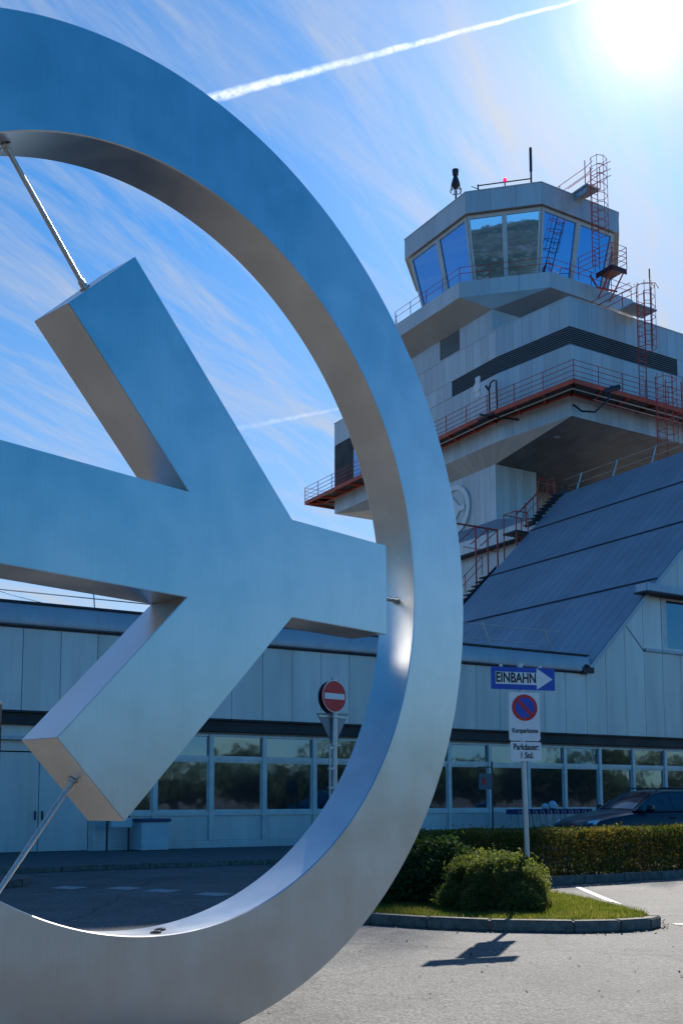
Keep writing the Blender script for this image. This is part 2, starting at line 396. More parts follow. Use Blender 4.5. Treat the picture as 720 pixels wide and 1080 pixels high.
# painted marks
b = MB()
def strip(p, q, wd, z=.005):
    p = Vector(p); q = Vector(q); d = (q-p).normalized(); n_ = Vector((-d.y, d.x))*wd/2
    b.add([(p.x+n_.x, p.y+n_.y, z), (p.x-n_.x, p.y-n_.y, z), (q.x-n_.x, q.y-n_.y, z), (q.x+n_.x, q.y+n_.y, z)], [(0, 1, 2, 3)])
strip((4.1, 18.85), (3.98, 14.6), .11)
strip((3.98, 14.5), (4.02, 14.1), .11)
strip((4.02, 13.15), (9.5, 13.4), .11)
struct(b.build('parking_lines', 'paint'))
b = MB()
for p in [(-4.75, 18.9), (-3.75, 18.75), (-3.0, 18.2), (-2.05, 17.5), (-1.2, 16.9)]:
    a = R(-30); d = Vector((math.cos(a), math.sin(a))); n_ = Vector((-d.y, d.x)); c = Vector(p)
    pp = [c-d*.28-n_*.25, c+d*.28-n_*.25, c+d*.2+n_*.22, c-d*.36+n_*.22]
    b.add([(q.x, q.y, .005) for q in pp], [(0, 1, 2, 3)])
struct(b.build('give_way_marks', 'shadepaint'))

# ------------------------------------------------------------------ vegetation
def leaf_mesh(P, Nn, size, name, mat, parent=None, asp=1.7, jit=.5):
    """P: n x 3 leaf positions, Nn: preferred normals; two-triangle folded leaves"""
    n = len(P); rv = nr.normal(size=(n, 3)); nn = Nn*(1-jit)+rv*jit; nn /= np.linalg.norm(nn, axis=1)[:, None]
    t = np.cross(nn, nr.normal(size=(n, 3))); t /= np.linalg.norm(t, axis=1)[:, None]; bt = np.cross(nn, t)
    s = size*(.6+.8*nr.random(n))[:, None]; t = t*s*asp/2; bt = bt*s/2
    V = np.stack([P-t, P+bt*.9+nn*s*.12, P+t, P-bt*.9+nn*s*.12], 1).reshape(-1, 3)
    me = bpy.data.meshes.new(name); me.vertices.add(4*n); me.vertices.foreach_set('co', V.ravel())
    F = np.arange(4*n, dtype=np.int32)
    me.loops.add(4*n); me.loops.foreach_set('vertex_index', F)
    me.polygons.add(n); me.polygons.foreach_set('loop_start', np.arange(0, 4*n, 4, dtype=np.int32))
    me.update(calc_edges=True); me.validate(); me.materials.append(M[mat])
    o = bpy.data.objects.new(name, me); COL.objects.link(o)
    if parent is not None: o.parent = parent
    return o
def lump(P, seed, amp, f):
    r2 = np.random.default_rng(seed); k = np.zeros(len(P))
    for i in range(7):
        d = r2.normal(size=3)*f*(1+.5*i); k += np.sin(P@d+r2.random()*6.28)/(1+.45*i)
    return 1+amp*k/2.2
def bush(name, label, c, rx, ry, h, n, size, mat, seed, group=None, flat=0):
    T = Thing(name, label, 'bush', (c[0], c[1], .12), 0, group)
    d = nr.normal(size=(n, 3)); d[:, 2] = np.abs(d[:, 2])*1.05-.12; d /= np.linalg.norm(d, axis=1)[:, None]
    e = d.copy(); e = np.sign(e)*np.abs(e)**.8                                   # slightly boxy dome
    rad = lump(d, seed, .15, 3.0)*(.60+.42*nr.random(n)**.45)
    # stray shoots
    k = nr.random(n) < .02; rad[k] *= 1.08+.1*nr.random(k.sum())
    P = e*rad[:, None]*np.array([rx, ry, h])
    P[:, 2] *= .93+.13*P[:, 0]/rx
    sp = nr.random(n) < .10                                                   # sprigs: runs of leaves along short outward twigs
    m_ = 420; dd_ = nr.normal(size=(m_, 3)); dd_[:, 2] = np.abs(dd_[:, 2])*.9; dd_ /= np.linalg.norm(dd_, axis=1)[:, None]
    k_ = nr.integers(0, m_, sp.sum()); q_ = nr.random(sp.sum()); L_ = .06+.11*nr.random(m_)
    dir2 = dd_+nr.normal(size=(m_, 3))*.45; dir2[:, 2] = np.abs(dir2[:, 2])
    P[sp] = dd_[k_]*np.array([rx, ry, h])*.86+dir2[k_]*(q_*L_[k_])[:, None]+nr.normal(size=(sp.sum(), 3))*.012
    P[:, 2] = np.maximum(P[:, 2], .03+.1*nr.random(n))
    Nn = d*np.array([1/rx, 1/ry, 1/h]); Nn /= np.linalg.norm(Nn, axis=1)[:, None]
    leaf_mesh(P, Nn, size, 'foliage', mat, T.e, 2.0, .55)
    b = T.mb()
    for i in range(60):
        a = rnd.uniform(0, 6.28); q = rnd.uniform(.3, .93); el = rnd.uniform(.25, 1.4)
        tip = (rx*q*math.cos(a)*math.cos(el), ry*q*math.sin(a)*math.cos(el), h*q*math.sin(el)+.05)
        b.tube((rnd.uniform(-.1, .1), rnd.uniform(-.1, .1), -.01), tip, .009, 4, .003)
    b.build('stems', 'stick')
    return T
bush('rounded_bush', 'lighter green rounded bush hiding the foot of the one-way sign post', (1.97, 14.05), .70, .70, .74, 80000, .017, 'leafbush', 3)
bush('dark_bush', 'darker green bush between the steel ring and the lighter rounded bush', (.98, 15.2), .92, .85, .88, 36000, .030, 'leafdark', 5)
# hedge
T = BThing('hedge', 'long clipped hedge with browned top in front of the dark car', 'hedge', 21, 15.4, .1)
n = 120000
u = nr.random(n)*23.6-11.5; per = nr.random(n); a = np.empty(n); bz = np.empty(n)
top = per < .42; front = (per >= .42) & (per < .85); bk = per >= .85
H_, Wd = .86, .82
depth = .30*nr.random(n)**1.6
a[top] = (nr.random(top.sum())*2-1)*Wd; bz[top] = H_-depth[top]
a[front] = -Wd+depth[front]; bz[front] = nr.random(front.sum())*H_
a[bk] = Wd-depth[bk]; bz[bk] = nr.random(bk.sum())*H_
P = np.stack([u, a, bz], 1); lm = lump(P*np.array([.5, 1, 1]), 9, .055, 2.2)
P[:, 1] *= lm*(1-.10*(P[:, 2]/H_)**6); P[:, 2] *= lump(P*np.array([.7, 1, .3]), 12, .035, 2.)
P[:, 2] += (nr.random(n) < .03)*nr.random(n)*.09
Nn = np.zeros((n, 3)); Nn[top, 2] = 1; Nn[front, 1] = -1; Nn[bk, 1] = 1
leaf_mesh(P, Nn, .036, 'foliage', 'leafhedge', T.e, 1.6, .6)
b = T.mb()
for i in range(240):
    x = 21-11.4+i*.0975; y = 15.4+rnd.uniform(-.5, .5)
    b.tube((x, y, .1), (x+rnd.uniform(-.2, .2), y+rnd.uniform(-.2, .2), .84), .012, 4, .005)
    b.tube((x, y, .35), (x+rnd.uniform(-.3, .3), y+rnd.uniform(-.5, .3), .9), .009, 4, .004)
b.build('stems', 'stick')
# grass on the island
def pip(P, poly):
    ins = np.zeros(len(P), bool); n = len(poly)
    for i in range(n):
        x1, y1 = poly[i]; x2, y2 = poly[(i+1) % n]
        c_ = ((y1 > P[:, 1]) != (y2 > P[:, 1])) & (P[:, 0] < (x2-x1)*(P[:, 1]-y1)/(y2-y1+1e-12)+x1); ins ^= c_
    return ins
n = 90000; P = np.stack([nr.random(n)*4.9-.7, nr.random(n)*6.2+12.3], 1); P = P[pip(P, inn)]; n = len(P)
hh = (.022+.05*nr.random(n))*lump(np.stack([P[:, 0], P[:, 1], P[:, 0]*0], 1), 4, .35, 2.5); an = nr.random(n)*6.28; wd_ = .0035+.003*nr.random(n)
le = nr.normal(size=(n, 2))*.022
V = np.zeros((n, 3, 3)); V[:, 0, :2] = P+np.stack([np.cos(an), np.sin(an)], 1)*wd_[:, None]; V[:, 1, :2] = P-np.stack([np.cos(an), np.sin(an)], 1)*wd_[:, None]; V[:, 2, :2] = P+le
V[:, :2, 2] = .118; V[:, 2, 2] = .12+hh
me = bpy.data.meshes.new('grass'); me.vertices.add(3*n); me.vertices.foreach_set('co', V.ravel()); me.loops.add(3*n); me.loops.foreach_set('vertex_index', np.arange(3*n, dtype=np.int32))
me.polygons.add(n); me.polygons.foreach_set('loop_start', np.arange(0, 3*n, 3, dtype=np.int32)); me.update(calc_edges=True); me.materials.append(M['grass'])
o = bpy.data.objects.new('grass', me); COL.objects.link(o); single(o, 'short yellow green grass on the kerbed traffic island', 'grass', kind='stuff')
q = []
for i in range(len(ISL)):
    a_, c_ = Vector(ISL[i]), Vector(ISL[(i+1) % len(ISL)])
    for j in range(26): t = rnd.random(); d_ = (c_-a_).normalized(); p_ = a_.lerp(c_, t)+Vector((d_.y, -d_.x))*abs(rnd.gauss(.02, .13)); q.append((p_.x, p_.y, .008))
for i in range(120): q.append((rnd.uniform(-1, 6), rnd.uniform(7.5, 12.4), .008))
P = np.array(q); Nn = np.zeros_like(P); Nn[:, 2] = 1
o = leaf_mesh(P, Nn, .022, 'fallen_leaves', 'deadleaf', None, 1.5, .25); single(o, 'dry fallen leaves and grit strewn along the island kerb', 'leaves', kind='stuff')
# wood and hills that the steel and the windows mirror (behind and beside the camera)
Ps = []
for i in range(300):
    az = R(62+i*.76+rnd.uniform(-1.5, 1.5)); ds = rnd.uniform(80, 150); hh_ = rnd.uniform(3.5, 7.0)*(1.5 if i % 9 == 0 else 1); cx_, cy_ = math.sin(az)*ds, math.cos(az)*ds
    d = nr.normal(size=(420, 3)); d /= np.linalg.norm(d, axis=1)[:, None]; rr = nr.random(420)**.4
    Ps.append(d*rr[:, None]*np.array([hh_*.6, hh_*.6, hh_*.48])+np.array([cx_, cy_, hh_*.55]))
P = np.concatenate(Ps)
o = leaf_mesh(P, nr.normal(size=P.shape), .75, 'distant_wood', 'leaftree', None, 1.3, 1.)
single(o, 'far-off wood mirrored in the terminal windows', 'trees', kind='stuff')
m, nt, out = new_mat('hill_land')
p = nt.nodes.new('ShaderNodeBsdfPrincipled'); L(nt, p.outputs[0], out.inputs[0]); p.inputs['Roughness'].default_value = .9
co = objco(nt); n1 = noise(nt, .004, 5, .6, co); vo = nt.nodes.new('ShaderNodeTexVoronoi'); vo.inputs['Scale'].default_value = .055; L(nt, co, vo.inputs['Vector'])
hb = ramp(nt, n1.outputs[0], [(.4, (.03, .045, .02)), (.5, (.10, .10, .055)), (.58, (.05, .055, .035)), (.68, (.16, .13, .09))])
hm = ramp(nt, vo.outputs['Distance'], [(.22, 1.), (.30, 0.)]); c = mixc(nt, hm.outputs[0], hb.outputs[0], (.22, .20, .18)); L(nt, c, p.inputs['Base Color'])
M['hill'] = m
b = MB(); k = 90
rings = [(700, -2), (1100, 45), (1600, 105), (2200, 190), (3200, 330), (4200, 250)]
vs = []
for rr, hz in rings:
    for i in range(k):
        az = R(65+250*i/(k-1)); f = .75+.25*math.sin(az*5+rr*.002)+.18*math.sin(az*11.3)
        f *= .10+.90*min(1, max(0, (math.degrees(az)-150)/35))
        vs.append((math.sin(az)*rr, math.cos(az)*rr, hz*max(.06, f) if hz > 0 else hz))
b.add(vs, [(j*k+i, j*k+i+1, (j+1)*k+i+1, (j+1)*k+i) for j in range(len(rings)-1) for i in range(k-1)])
struct(b.build('hills', 'hill', smooth=True))

# ------------------------------------------------------------------ steel emblem sculpture
RR = 2.97; AE = math.atan2(.74521, .66683)
E_ = Thing('airport_emblem', 'huge brushed steel ring holding an aircraft shape, filling the left of the view', 'sculpture', (-.996, 6.227, .0), AE, None, (0, 0, 0))
CZ = 3.0708; TK = .117*RR; RI = .7843*RR
b = E_.mb(); n = 240; be = .006
prof = [(RI+be, 0), (RR-be, 0), (RR, be), (RR, TK-be), (RR-be, TK), (RI+be, TK), (RI, TK-be), (RI, be)]
vs = []
for i in range(n):
    t = 2*math.pi*i/n
    for r_, y_ in prof: vs.append((r_*math.cos(t), y_, CZ+r_*math.sin(t)))
k = len(prof)
b.add(vs, [(i*k+j, i*k+(j+1) % k, ((i+1) % n)*k+(j+1) % k, ((i+1) % n)*k+j) for i in range(n) for j in range(k)])
b.build('ring', 'steel', smooth=True)
g = [(.672, -.112), (.672, .112), (.338, .112), (-.110, .560), (-.262, .408), (.034, .110), (-.672, .110), (-.672, -.110), (.034, -.110), (-.262, -.408), (-.110, -.560), (.338, -.112)]
b = E_.mb(); b.slab([(x*RR, 0.0, CZ+(z-.006)*RR) for x, z in g][::-1], (0, TK, 0))
b.build('aircraft_shape', 'steel', bevel=.004)
def rod(p, q):
    b = E_.mb(); y = TK/2; P0 = Vector((p[0]*RR, y, CZ+p[1]*RR)); Q0 = Vector((q[0]*RR, y, CZ+q[1]*RR)); d = (Q0-P0).normalized()
    b.tube(P0-d*.04, Q0+d*.02, .0145, 14); r_ = b.build('tie_rod', 'rodsteel', smooth=True)
    b = E_.mb(); b.tube(P0, P0+d*.05, .021, 14); b.tube(P0+d*.0, P0+d*.010, .034, 18); b.build('collar', 'rodsteel', parent=r_, smooth=True)
    b = E_.mb(); b.tube(Q0-d*.05, Q0, .021, 14); b.tube(Q0-d*.010, Q0, .034, 18); b.build('collar', 'rodsteel', parent=r_, smooth=True)
rod((-.186, .478), (-.368, .690)); rod((-.186, -.490), (-.350, -.706)); rod((.672, -.012), (.786, -.012)); rod((-.672, -.012), (-.786, -.012))
for dx in (-.006, .036):
    b = E_.mb(); a = -math.pi/2+dx
    c0 = Vector((RI*math.cos(a), TK*.32+dx*2, CZ+RI*math.sin(a))); up = Vector((-math.cos(a), 0, -math.sin(a)))
    b.tube(c0-up*.01, c0+up*.010, .034, 20); b.tube(c0+up*.010, c0+up*.014, .02, 6); b.build('bolt_cap', 'darkmetal', smooth=True)
b = E_.mb()
b.box(-.42, .42, .02, TK+.1, -.05, .125); b.build('plinth', 'concrete', bevel=.01)

# ------------------------------------------------------------------ terminal building
B_ = BThing('terminal_building', 'low metal-clad terminal with a ribbon of windows and a steep blue roof on the right', 'building', 20, 30)
VF = 29.91; VP = 29.5; JU = 29.1; JW = 1.067
SL = .968
def sz(u): return 6.46+(u-JU)*SL
# body volumes (dark core behind cladding)
b = B_.mb()
b.box(-16, 29.2, VP+.06, 60, 4.03, 6.9); b.box(-16, 52, VF+.12, 60, .05, 4.03)
b.build('core_wall', 'joint')
b = B_.mb()
gp = [(29.14, 4.03), (52, 4.03), (52, 18.7), (42.0, 18.7), (29.14, 6.3)]
b.slab([(x, VP+.06, z) for x, z in gp], (0, 14.3, 0)); b.build('wing_wall', 'joint')
# cladding strip of the flat part
b = B_.mb(); i = 0; u0 = JU-42*JW
while i < 42:
    b.box(u0+i*JW+.008, u0+(i+1)*JW-.008, VP, VP+.055, 4.03, 6.33); i += 1
b.build('wall_cladding', 'panel')
# cladding of the gable (panels cut by the slope)
b = B_.mb()
for i in range(21):
    a, c = JU+i*JW+.008, JU+(i+1)*JW-.008
    za, zc = min(sz(a), 18.6)-.12, min(sz(c), 18.6)-.12
    if i == 0: za = max(za, 6.3)
    if a > 32.3:                                       # two tiers with the window bay between
        b.slab([(a, VP, 4.03), (c, VP, 4.03), (c, VP, 7.43), (a, VP, 7.43)], (0, .055, 0))
        b.slab([(a, VP, 10.2), (c, VP, 10.2), (c, VP, zc), (a, VP, za)] if zc > 10.3 else [(a, VP, 7.5), (c, VP, 7.5), (c, VP, zc), (a, VP, za)], (0, .055, 0))
        if zc > 10.3 and a < 33.3: b.slab([(a, VP, 7.5), (33.36, VP, 7.5), (33.36, VP, 9.72), (a, VP, 9.72)], (0, .05, 0))
    elif a > 31.2:
        b.slab([(a, VP, 4.03), (c, VP, 4.03), (c, VP, 7.43), (a, VP, 8.45)], (0, .055, 0))
        b.slab([(a+.02, VP, 8.5), (c, VP, 7.5), (c, VP, zc), (a+.02, VP, za)], (0, .055, 0))
    else:
        b.slab([(a, VP, 4.03), (c, VP, 4.03), (c, VP, zc), (a, VP, za)], (0, .055, 0))
b.build('gable_cladding', 'panel')
# fascia of the flat roof, gutter lip and top
b = B_.mb()
pr = [(VP-.02, 6.36), (VP-.20, 6.40), (VP-.22, 6.47), (VP-.10, 6.98), (VP-.05, 7.0), (VP+.3, 7.0), (VP+.3, 6.36)]
b.slab([(-16, y, z) for y, z in pr], (45.15, 0, 0)); b.build('roof_fascia', 'fascia', smooth=True)
b = B_.mb(); b.box(-16, 29.15, VP-.15, VP-.02, 7.0, 7.06); b.box(-16, 29.15, VP-.045, VP-.005, 6.32, 6.36)
b.build('fascia_trim', 'joint')
b = B_.mb(); b.box(-16, 29.6, VP+.3, 60, 6.9, 7.0); b.build('flat_roof', 'concrete')
# lower soffit, near-black block painting the shade under it, head beam
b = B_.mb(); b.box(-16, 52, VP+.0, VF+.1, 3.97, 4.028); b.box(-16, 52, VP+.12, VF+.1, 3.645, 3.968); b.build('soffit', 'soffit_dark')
b = B_.mb(); b.box(10.0, 52, VF-.05, VF+.06, 3.56, 3.64); b.build('head_beam', 'concrete')
# sloped roof: courses of membrane sheets with battens
uc = [29.08, 33.15, 36.35, 39.35, 42.0]
for k_ in range(4):
    b = B_.mb(); a, c = uc[k_], uc[k_+1]
    a2 = a+.03; z0, z1 = sz(a2), sz(c)
    nn = (-SL, 1); ln = math.hypot(*nn); off = (-.10*SL/ln, 0, .10/ln)
    # sheets side by side
    m_ = 12; v0, v1 = VP-.12, 43.8
    for j in range(m_):
        y0 = v0+(v1-v0)*j/m_; y1 = v0+(v1-v0)*(j+1)/m_
        b.slab([(a2, y0+.002, z0), (c, y0+.002, z1), (c, y1-.002, z1), (a2, y1-.002, z0)], off)
    for j in range(1, 24):
        y0 = v0+(v1-v0)*j/24; o3 = (-.108*SL/ln, 0, .108/ln)
        b.slab([(a2, y0-.006, z0), (c, y0-.006, z1), (c, y0+.006, z1), (a2, y0+.006, z0)], o3)
    b.build('roof_course', 'roofm')
    b = B_.mb()
    if k_ < 3:
        o2 = .11; q = (c-o2*SL/ln, sz(c)+o2/ln)
        b.slab([(q[0]-.025, v0-.01, q[1]-.025), (q[0]+.025, v0-.01, q[1]+.025), (q[0]+.025, v1+.01, q[1]+.025), (q[0]-.025, v1+.01, q[1]-.025)], (-.03, 0, .03))
        b.build('roof_batten', 'joint')
b = B_.mb(); b.box(41.9, 52, VP-.12, 43.8, 18.86, 18.95); b.build('ridge_roof', 'roofm')
# verge strip along the gable edge
b = B_.mb(); b.slab([(29.0, VP-.16, sz(29.0)-.12), (42.0, VP-.16, sz(42.0)-.12), (42.0, VP-.16, sz(42.0)+.1), (29.0, VP-.16, sz(29.0)+.1)], (0, .035, 0)); b.build('verge_trim', 'fascia')
# gutter box where slope and flat roof meet
b = B_.mb(); b.box(28.75, 29.3, VP-.26, VP-.1, 6.34, 6.56); b.tube((28.95, VP-.3, 6.55), (28.95, VP+.4, 6.75), .09); b.build('gutter_outlet', 'darkmetal')
# first-floor window bay with canopy
b = B_.mb(); b.box(32.0, 52, VP-.55, VP+.05, 9.78, 10.12); b.build('canopy', 'fascia', bevel=.03)
b = B_.mb(); b.box(31.9, 52, VP-.60, VP+.05, 9.72, 9.778); b.build('canopy_edge', 'joint')
b = B_.mb(); b.box(32.35, 52, VP-.08, VP+.05, 7.44, 7.56); b.build('window_sill', 'fascia')
for i in range(6):
    a = 33.4+i*3.2
    b = B_.mb(); b.box(a, a+.07, VP+.0, VP+.08, 7.57, 9.72); b.box(a+1.5, a+1.56, VP+.0, VP+.08, 7.57, 9.72); b.box(a+.07, a+1.5, VP+.0, VP+.08, 9.64, 9.72); b.box(a+.07, a+1.5, VP, VP+.08, 7.57, 7.66)
    wn = b.build('upper_window', 'frame')
    b = B_.mb(); b.box(a+.34, a+1.5, VP+.04, VP+.06, 7.66, 9.64); b.build('pane', 'glass', parent=wn)
    b = B_.mb(); b.box(a+.07, a+.335, VP+.03, VP+.058, 7.66, 9.64); b.build('blind_strip', 'litter', parent=wn)
    if i: b = B_.mb(); b.box(a-1.63, a-.01, VP+.0, VP+.05, 7.57, 9.72); b.build('bay_panel', 'panel')
# ground floor windows, one frame per bay
MU = 13.66; MW = 1.823
for k_ in range(-2, 20):
    a = MU+k_*MW; c = a+MW
    b = B_.mb()
    b.box(a-.07, a+.07, VF-.10, VF+.05, .30, 3.56)                       # mullion
    b.box(a+.07, c-.07, VF-.06, VF+.05, 2.76, 2.90)                      # transom
    b.box(a+.07, c-.07, VF-.06, VF+.05, 3.49, 3.56)
    b.box(a+.07, c-.07, VF-.08, VF+.05, 1.08, 1.20)                      # sill
    wn = b.build('window', 'frame')
    for z0_, z1_ in ((1.20, 2.76), (2.90, 3.49)):
        b = B_.mb(); t1_, t2_, t3_ = (rnd.uniform(-.012, .012) for _ in range(3))      # panes never sit perfectly true
        b.slab([(a+.075, VF+.005+t1_, z0_), (c-.075, VF+.005+t2_, z0_), (c-.075, VF+.005+t2_+t3_, z1_), (a+.075, VF+.005+t1_+t3_, z1_)], (0, .02, 0)); b.build('pane', 'glass', parent=wn)
    b = B_.mb(); b.box(a+.07, a+.12, VF-.03, VF+.01, 1.2, 2.76); b.box(c-.12, c-.07, VF-.03, VF+.01, 1.2, 2.76); b.box(a+.12, c-.12, VF-.03, VF+.01, 2.70, 2.76); b.box(a+.12, c-.12, VF-.03, VF+.01, 1.2, 1.26)
    b.build('casement', 'darkmetal' if False else 'frame', parent=wn)
b = B_.mb()
for k_ in range(-2, 20):
    a = MU+k_*MW; b.box(a+.075, a+MW-.075, VF-.03, VF+.05, .34, 1.075)
b.build('parapet_panel', 'panel')
b = B_.mb(); b.box(9.98, 52, VF-.09, VF+.05, .10, .335); b.build('plinth', 'panel')
# solid wall with double door at the left end
b = B_.mb()
for a, c in ((-16, -9), (-8.98, -2), (-1.98, 4.5), (4.52, 7.3), (9.85, 10.0)): b.box(a, c, VF-.06, VF+.06, .10, 3.72)
b.box(7.3, 9.85, VF-.055, VF+.06, 2.92, 3.72); b.build('end_wall', 'panel')
for a in (7.32, 8.42):
    b = B_.mb(); b.box(a, a+1.08 if a < 8 else 9.83, VF-.05, VF+.0, .13, 2.88); dr = b.build('door', 'panel')
    b = B_.mb(); hx = a+1.0 if a < 8 else a+.1; b.box(hx-.02, hx+.02, VF-.10, VF-.05, 1.0, 1.25); b.build('handle', 'darkmetal', parent=dr)
b = B_.mb(); b.box(6.7, 10.0, VF-.35, VF-.06, 3.22, 3.32); b.build('door_canopy', 'fascia')
# flat roof railing (left), leaning rails (right)
b = B_.mb()
for u_ in (-13, -9, -5, -1, 3, 7.2, 10.06, 13, 16, 19): b.tube((u_, 30.3, 6.95), (u_-.05, 30.35, 7.72), .022)
b.path([(-16, 30.3, 7.5), (20, 30.3, 7.5)], .018); b.build('roof_railing', 'galv')
b = B_.mb(); b.path([(6.9, 30.4, 7.55), (8.0, 30.9, 7.45), (9.7, 31.4, 7.30), (14, 32.2, 6.98)], .012); b.build('lightning_wire', 'darkmetal')
b = B_.mb()
for u_ in (22.2, 25.22, 28.24): b.tube((u_, 30.3, 6.98), (u_-.50, 30.3, 8.08), .035)
b.path([(21.0, 30.3, 7.92), (24.72, 30.3, 8.0), (29.0, 30.3, 8.02)], .014); b.path([(21.2, 30.3, 7.42), (29.0, 30.3, 7.5)], .014)
b.build('leaning_railing', 'galv')
b = B_.mb()
for v_ in (43.1, 40.35, 37.6, 34.9, 32.2): b.tube((42.14, v_, 18.95), (42.6, v_, 20.15), .045)
b.path([(42.6, 44.6, 20.1), (42.6, 30, 20.1)], .016); b.path([(42.4, 44.4, 19.55), (42.4, 30, 19.55)], .016); b.build('ridge_railing', 'galv')
# stairs beside the slope
def stairs(nm, ua, ub, v0, v1, z_off, n_):
    b = B_.mb()
    for i in range(n_):
        u_ = ua+(ub-ua)*i/n_; z_ = sz(u_)+z_off; b.box(u_, u_+.34, v0, v1, z_, z_+.05)
    b.slab([(ua, v0-.03, sz(ua)+z_off-.12), (ub+.3, v0-.03, sz(ub)+z_off+.1), (ub+.3, v0-.03, sz(ub)+z_off+.38), (ua, v0-.03, sz(ua)+z_off+.16)], (0, .03, 0))
    st = b.build('roof_stairs', 'darkmetal')
    b = B_.mb()
    for lv in (1.0, .55): b.path([(ua, v1, sz(ua)+z_off+lv), (ub, v1, sz(ub)+z_off+lv)], .02)
    for j in range(4):
        u_ = ua+(ub-ua)*j/3; b.tube((u_, v1, sz(u_)+z_off), (u_, v1, sz(u_)+z_off+1.0), .022)
    b.build('handrail', 'red', parent=st)
stairs('s', 33.0, 36.6, 43.95, 44.75, .15, 13)
stairs('s', 39.6, 42.0, 43.95, 44.75, .35, 10)
b = B_.mb(); b.box(38.3, 39.7, 43.85, 45.0, 16.33, 16.42); b.build('stair_landing', 'darkmetal')
b = B_.mb()
for u_, v_ in ((38.35, 43.9), (39.2, 43.9), (38.35, 44.95), (39.65, 44.95)): b.tube((u_, v_, 14.9), (u_, v_, 17.5), .035)
b.path([(39.2, 43.9, 17.5), (38.35, 43.9, 17.5), (38.35, 44.95, 17.5), (39.65, 44.95, 17.5)], .03)
for z_ in (15.2, 15.6, 16.0): b.tube((38.35, 43.9, z_), (39.2, 43.9, z_), .025)
b.build('landing_frame', 'red')
b = B_.mb()
for u_ in (36.2, 37.05, 37.75): b.tube((u_, 44.8, sz(u_)-.8), (u_, 44.8, 16.6), .045); b.tube((u_, 44.8, 16.5), (u_-.9, 45.2, 15.6), .03)
b.path([(34.8, 44.9, 16.55), (37.8, 44.9, 16.55)], .05); b.path([(35.4, 44.9, 15.3), (37.75, 44.9, 15.3)], .02)
b.build('stair_gantry', 'red')
b = B_.mb()
for u_ in (40.3, 41.2, 42.0, 42.6): b.tube((u_, 45.3, sz(min(u_, 42))-.2), (u_, 45.3, sz(min(u_, 42))+1.25), .04)
b.path([(39.6, 45.3, 17.8), (41.2, 45.3, 19.3), (41.4, 45.3, 20.2), (42.6, 45.3, 20.2)], .035); b.build('top_gate', 'red')

# ------------------------------------------------------------------ control tower
T_ = BThing('control_tower', 'metal-clad air traffic control tower with overhanging storeys, slanted cab windows and red railings', 'tower', 47.3, 54.0)
CU, CV = 47.3, 54.0
US, VS, SE = 41.2, 48.96, 60.5
# shaft + skirted base
b = T_.mb(); b.prism([(US+.04, VS+.04), (44.46, VS+.04), (44.46, 52), (53.2, 52), (53.2, SE-.04), (US+.04, SE-.04)], 6, 32.0); b.build('shaft_core', 'soffit_grey')
b = T_.mb()
b.wall((US+.035, SE), (US+.035, VS), 18.6, 22.05, .52, .035, side=-1); b.wall((US, VS+.035), (44.5, VS+.035), 18.6, 22.05, .52, .035, side=-1)
b.wall((44.465, VS), (44.465, 52), 18.6, 22.05, .52, .035, side=-1)
b.build('shaft_cladding', 'panel')
b = T_.mb(); b.wall((44.5, 52.0), (53.2, 52.0), 7, 22.05, .6, .035, side=-1); b.build('rear_shaft_cladding', 'panel_dull')
b = T_.mb()
lo = [(40.4, 44.4), (48, 44.4), (48, 61.5), (40.4, 61.5)]; hi = [(US, VS), (44.5, VS), (44.5, SE), (US, SE)]
b.loft(lo, 17.55, hi, 18.6, False); b.build('base_skirt', 'roofm')
b = T_.mb(); b.wall((40.43, 61.5), (40.43, 44.4), 16.74, 17.55, .52, .03, side=-1); b.wall((40.4, 44.43), (48, 44.43), 16.74, 17.55, .52, .03, side=-1); b.build('base_band', 'panel')
b = T_.mb(); b.prism([(40.36, 44.36), (48, 44.36), (48, 61.5), (40.36, 61.5)], 16.66, 16.74); b.build('base_drip', 'joint')
b = T_.mb(); b.wall((41.0, SE), (41.0, 45.6), 8, 16.66, .8, .035, side=-1); b.wall((41.0, 45.6), (48, 45.6), 8, 16.66, .8, .035, side=-1); b.build('lower_shaft_cladding', 'panel')
b = T_.mb(); b.prism([(41.02, 45.62), (48, 45.62), (48, SE), (41.02, SE)], 8, 16.66); b.build('lower_shaft_core', 'joint')
# emblem on the shaft
b = T_.mb(); n = 64; c0 = (53.05, 20.12); r1_, r0_ = 1.62, 1.30
vs = []
for i in range(n):
    t = 2*math.pi*i/n
    for x_, rr in ((US-.02, r1_), (US-.02, r0_), (US-.12, r0_), (US-.12, r1_)): vs.append((x_, c0[0]+rr*math.cos(t), c0[1]+rr*math.sin(t)))
b.add(vs, [(i*4+j, i*4+(j+1) % 4, ((i+1) % n)*4+(j+1) % 4, ((i+1) % n)*4+j) for i in range(n) for j in range(4)])
em = b.build('wall_emblem', 'white', smooth=True)
b = T_.mb(); b.slab([(US-.02, c0[0]-x*r1_, c0[1]+z*r1_) for x, z in g], (-.06, 0, 0)); b.build('aircraft_shape', 'white', parent=em)
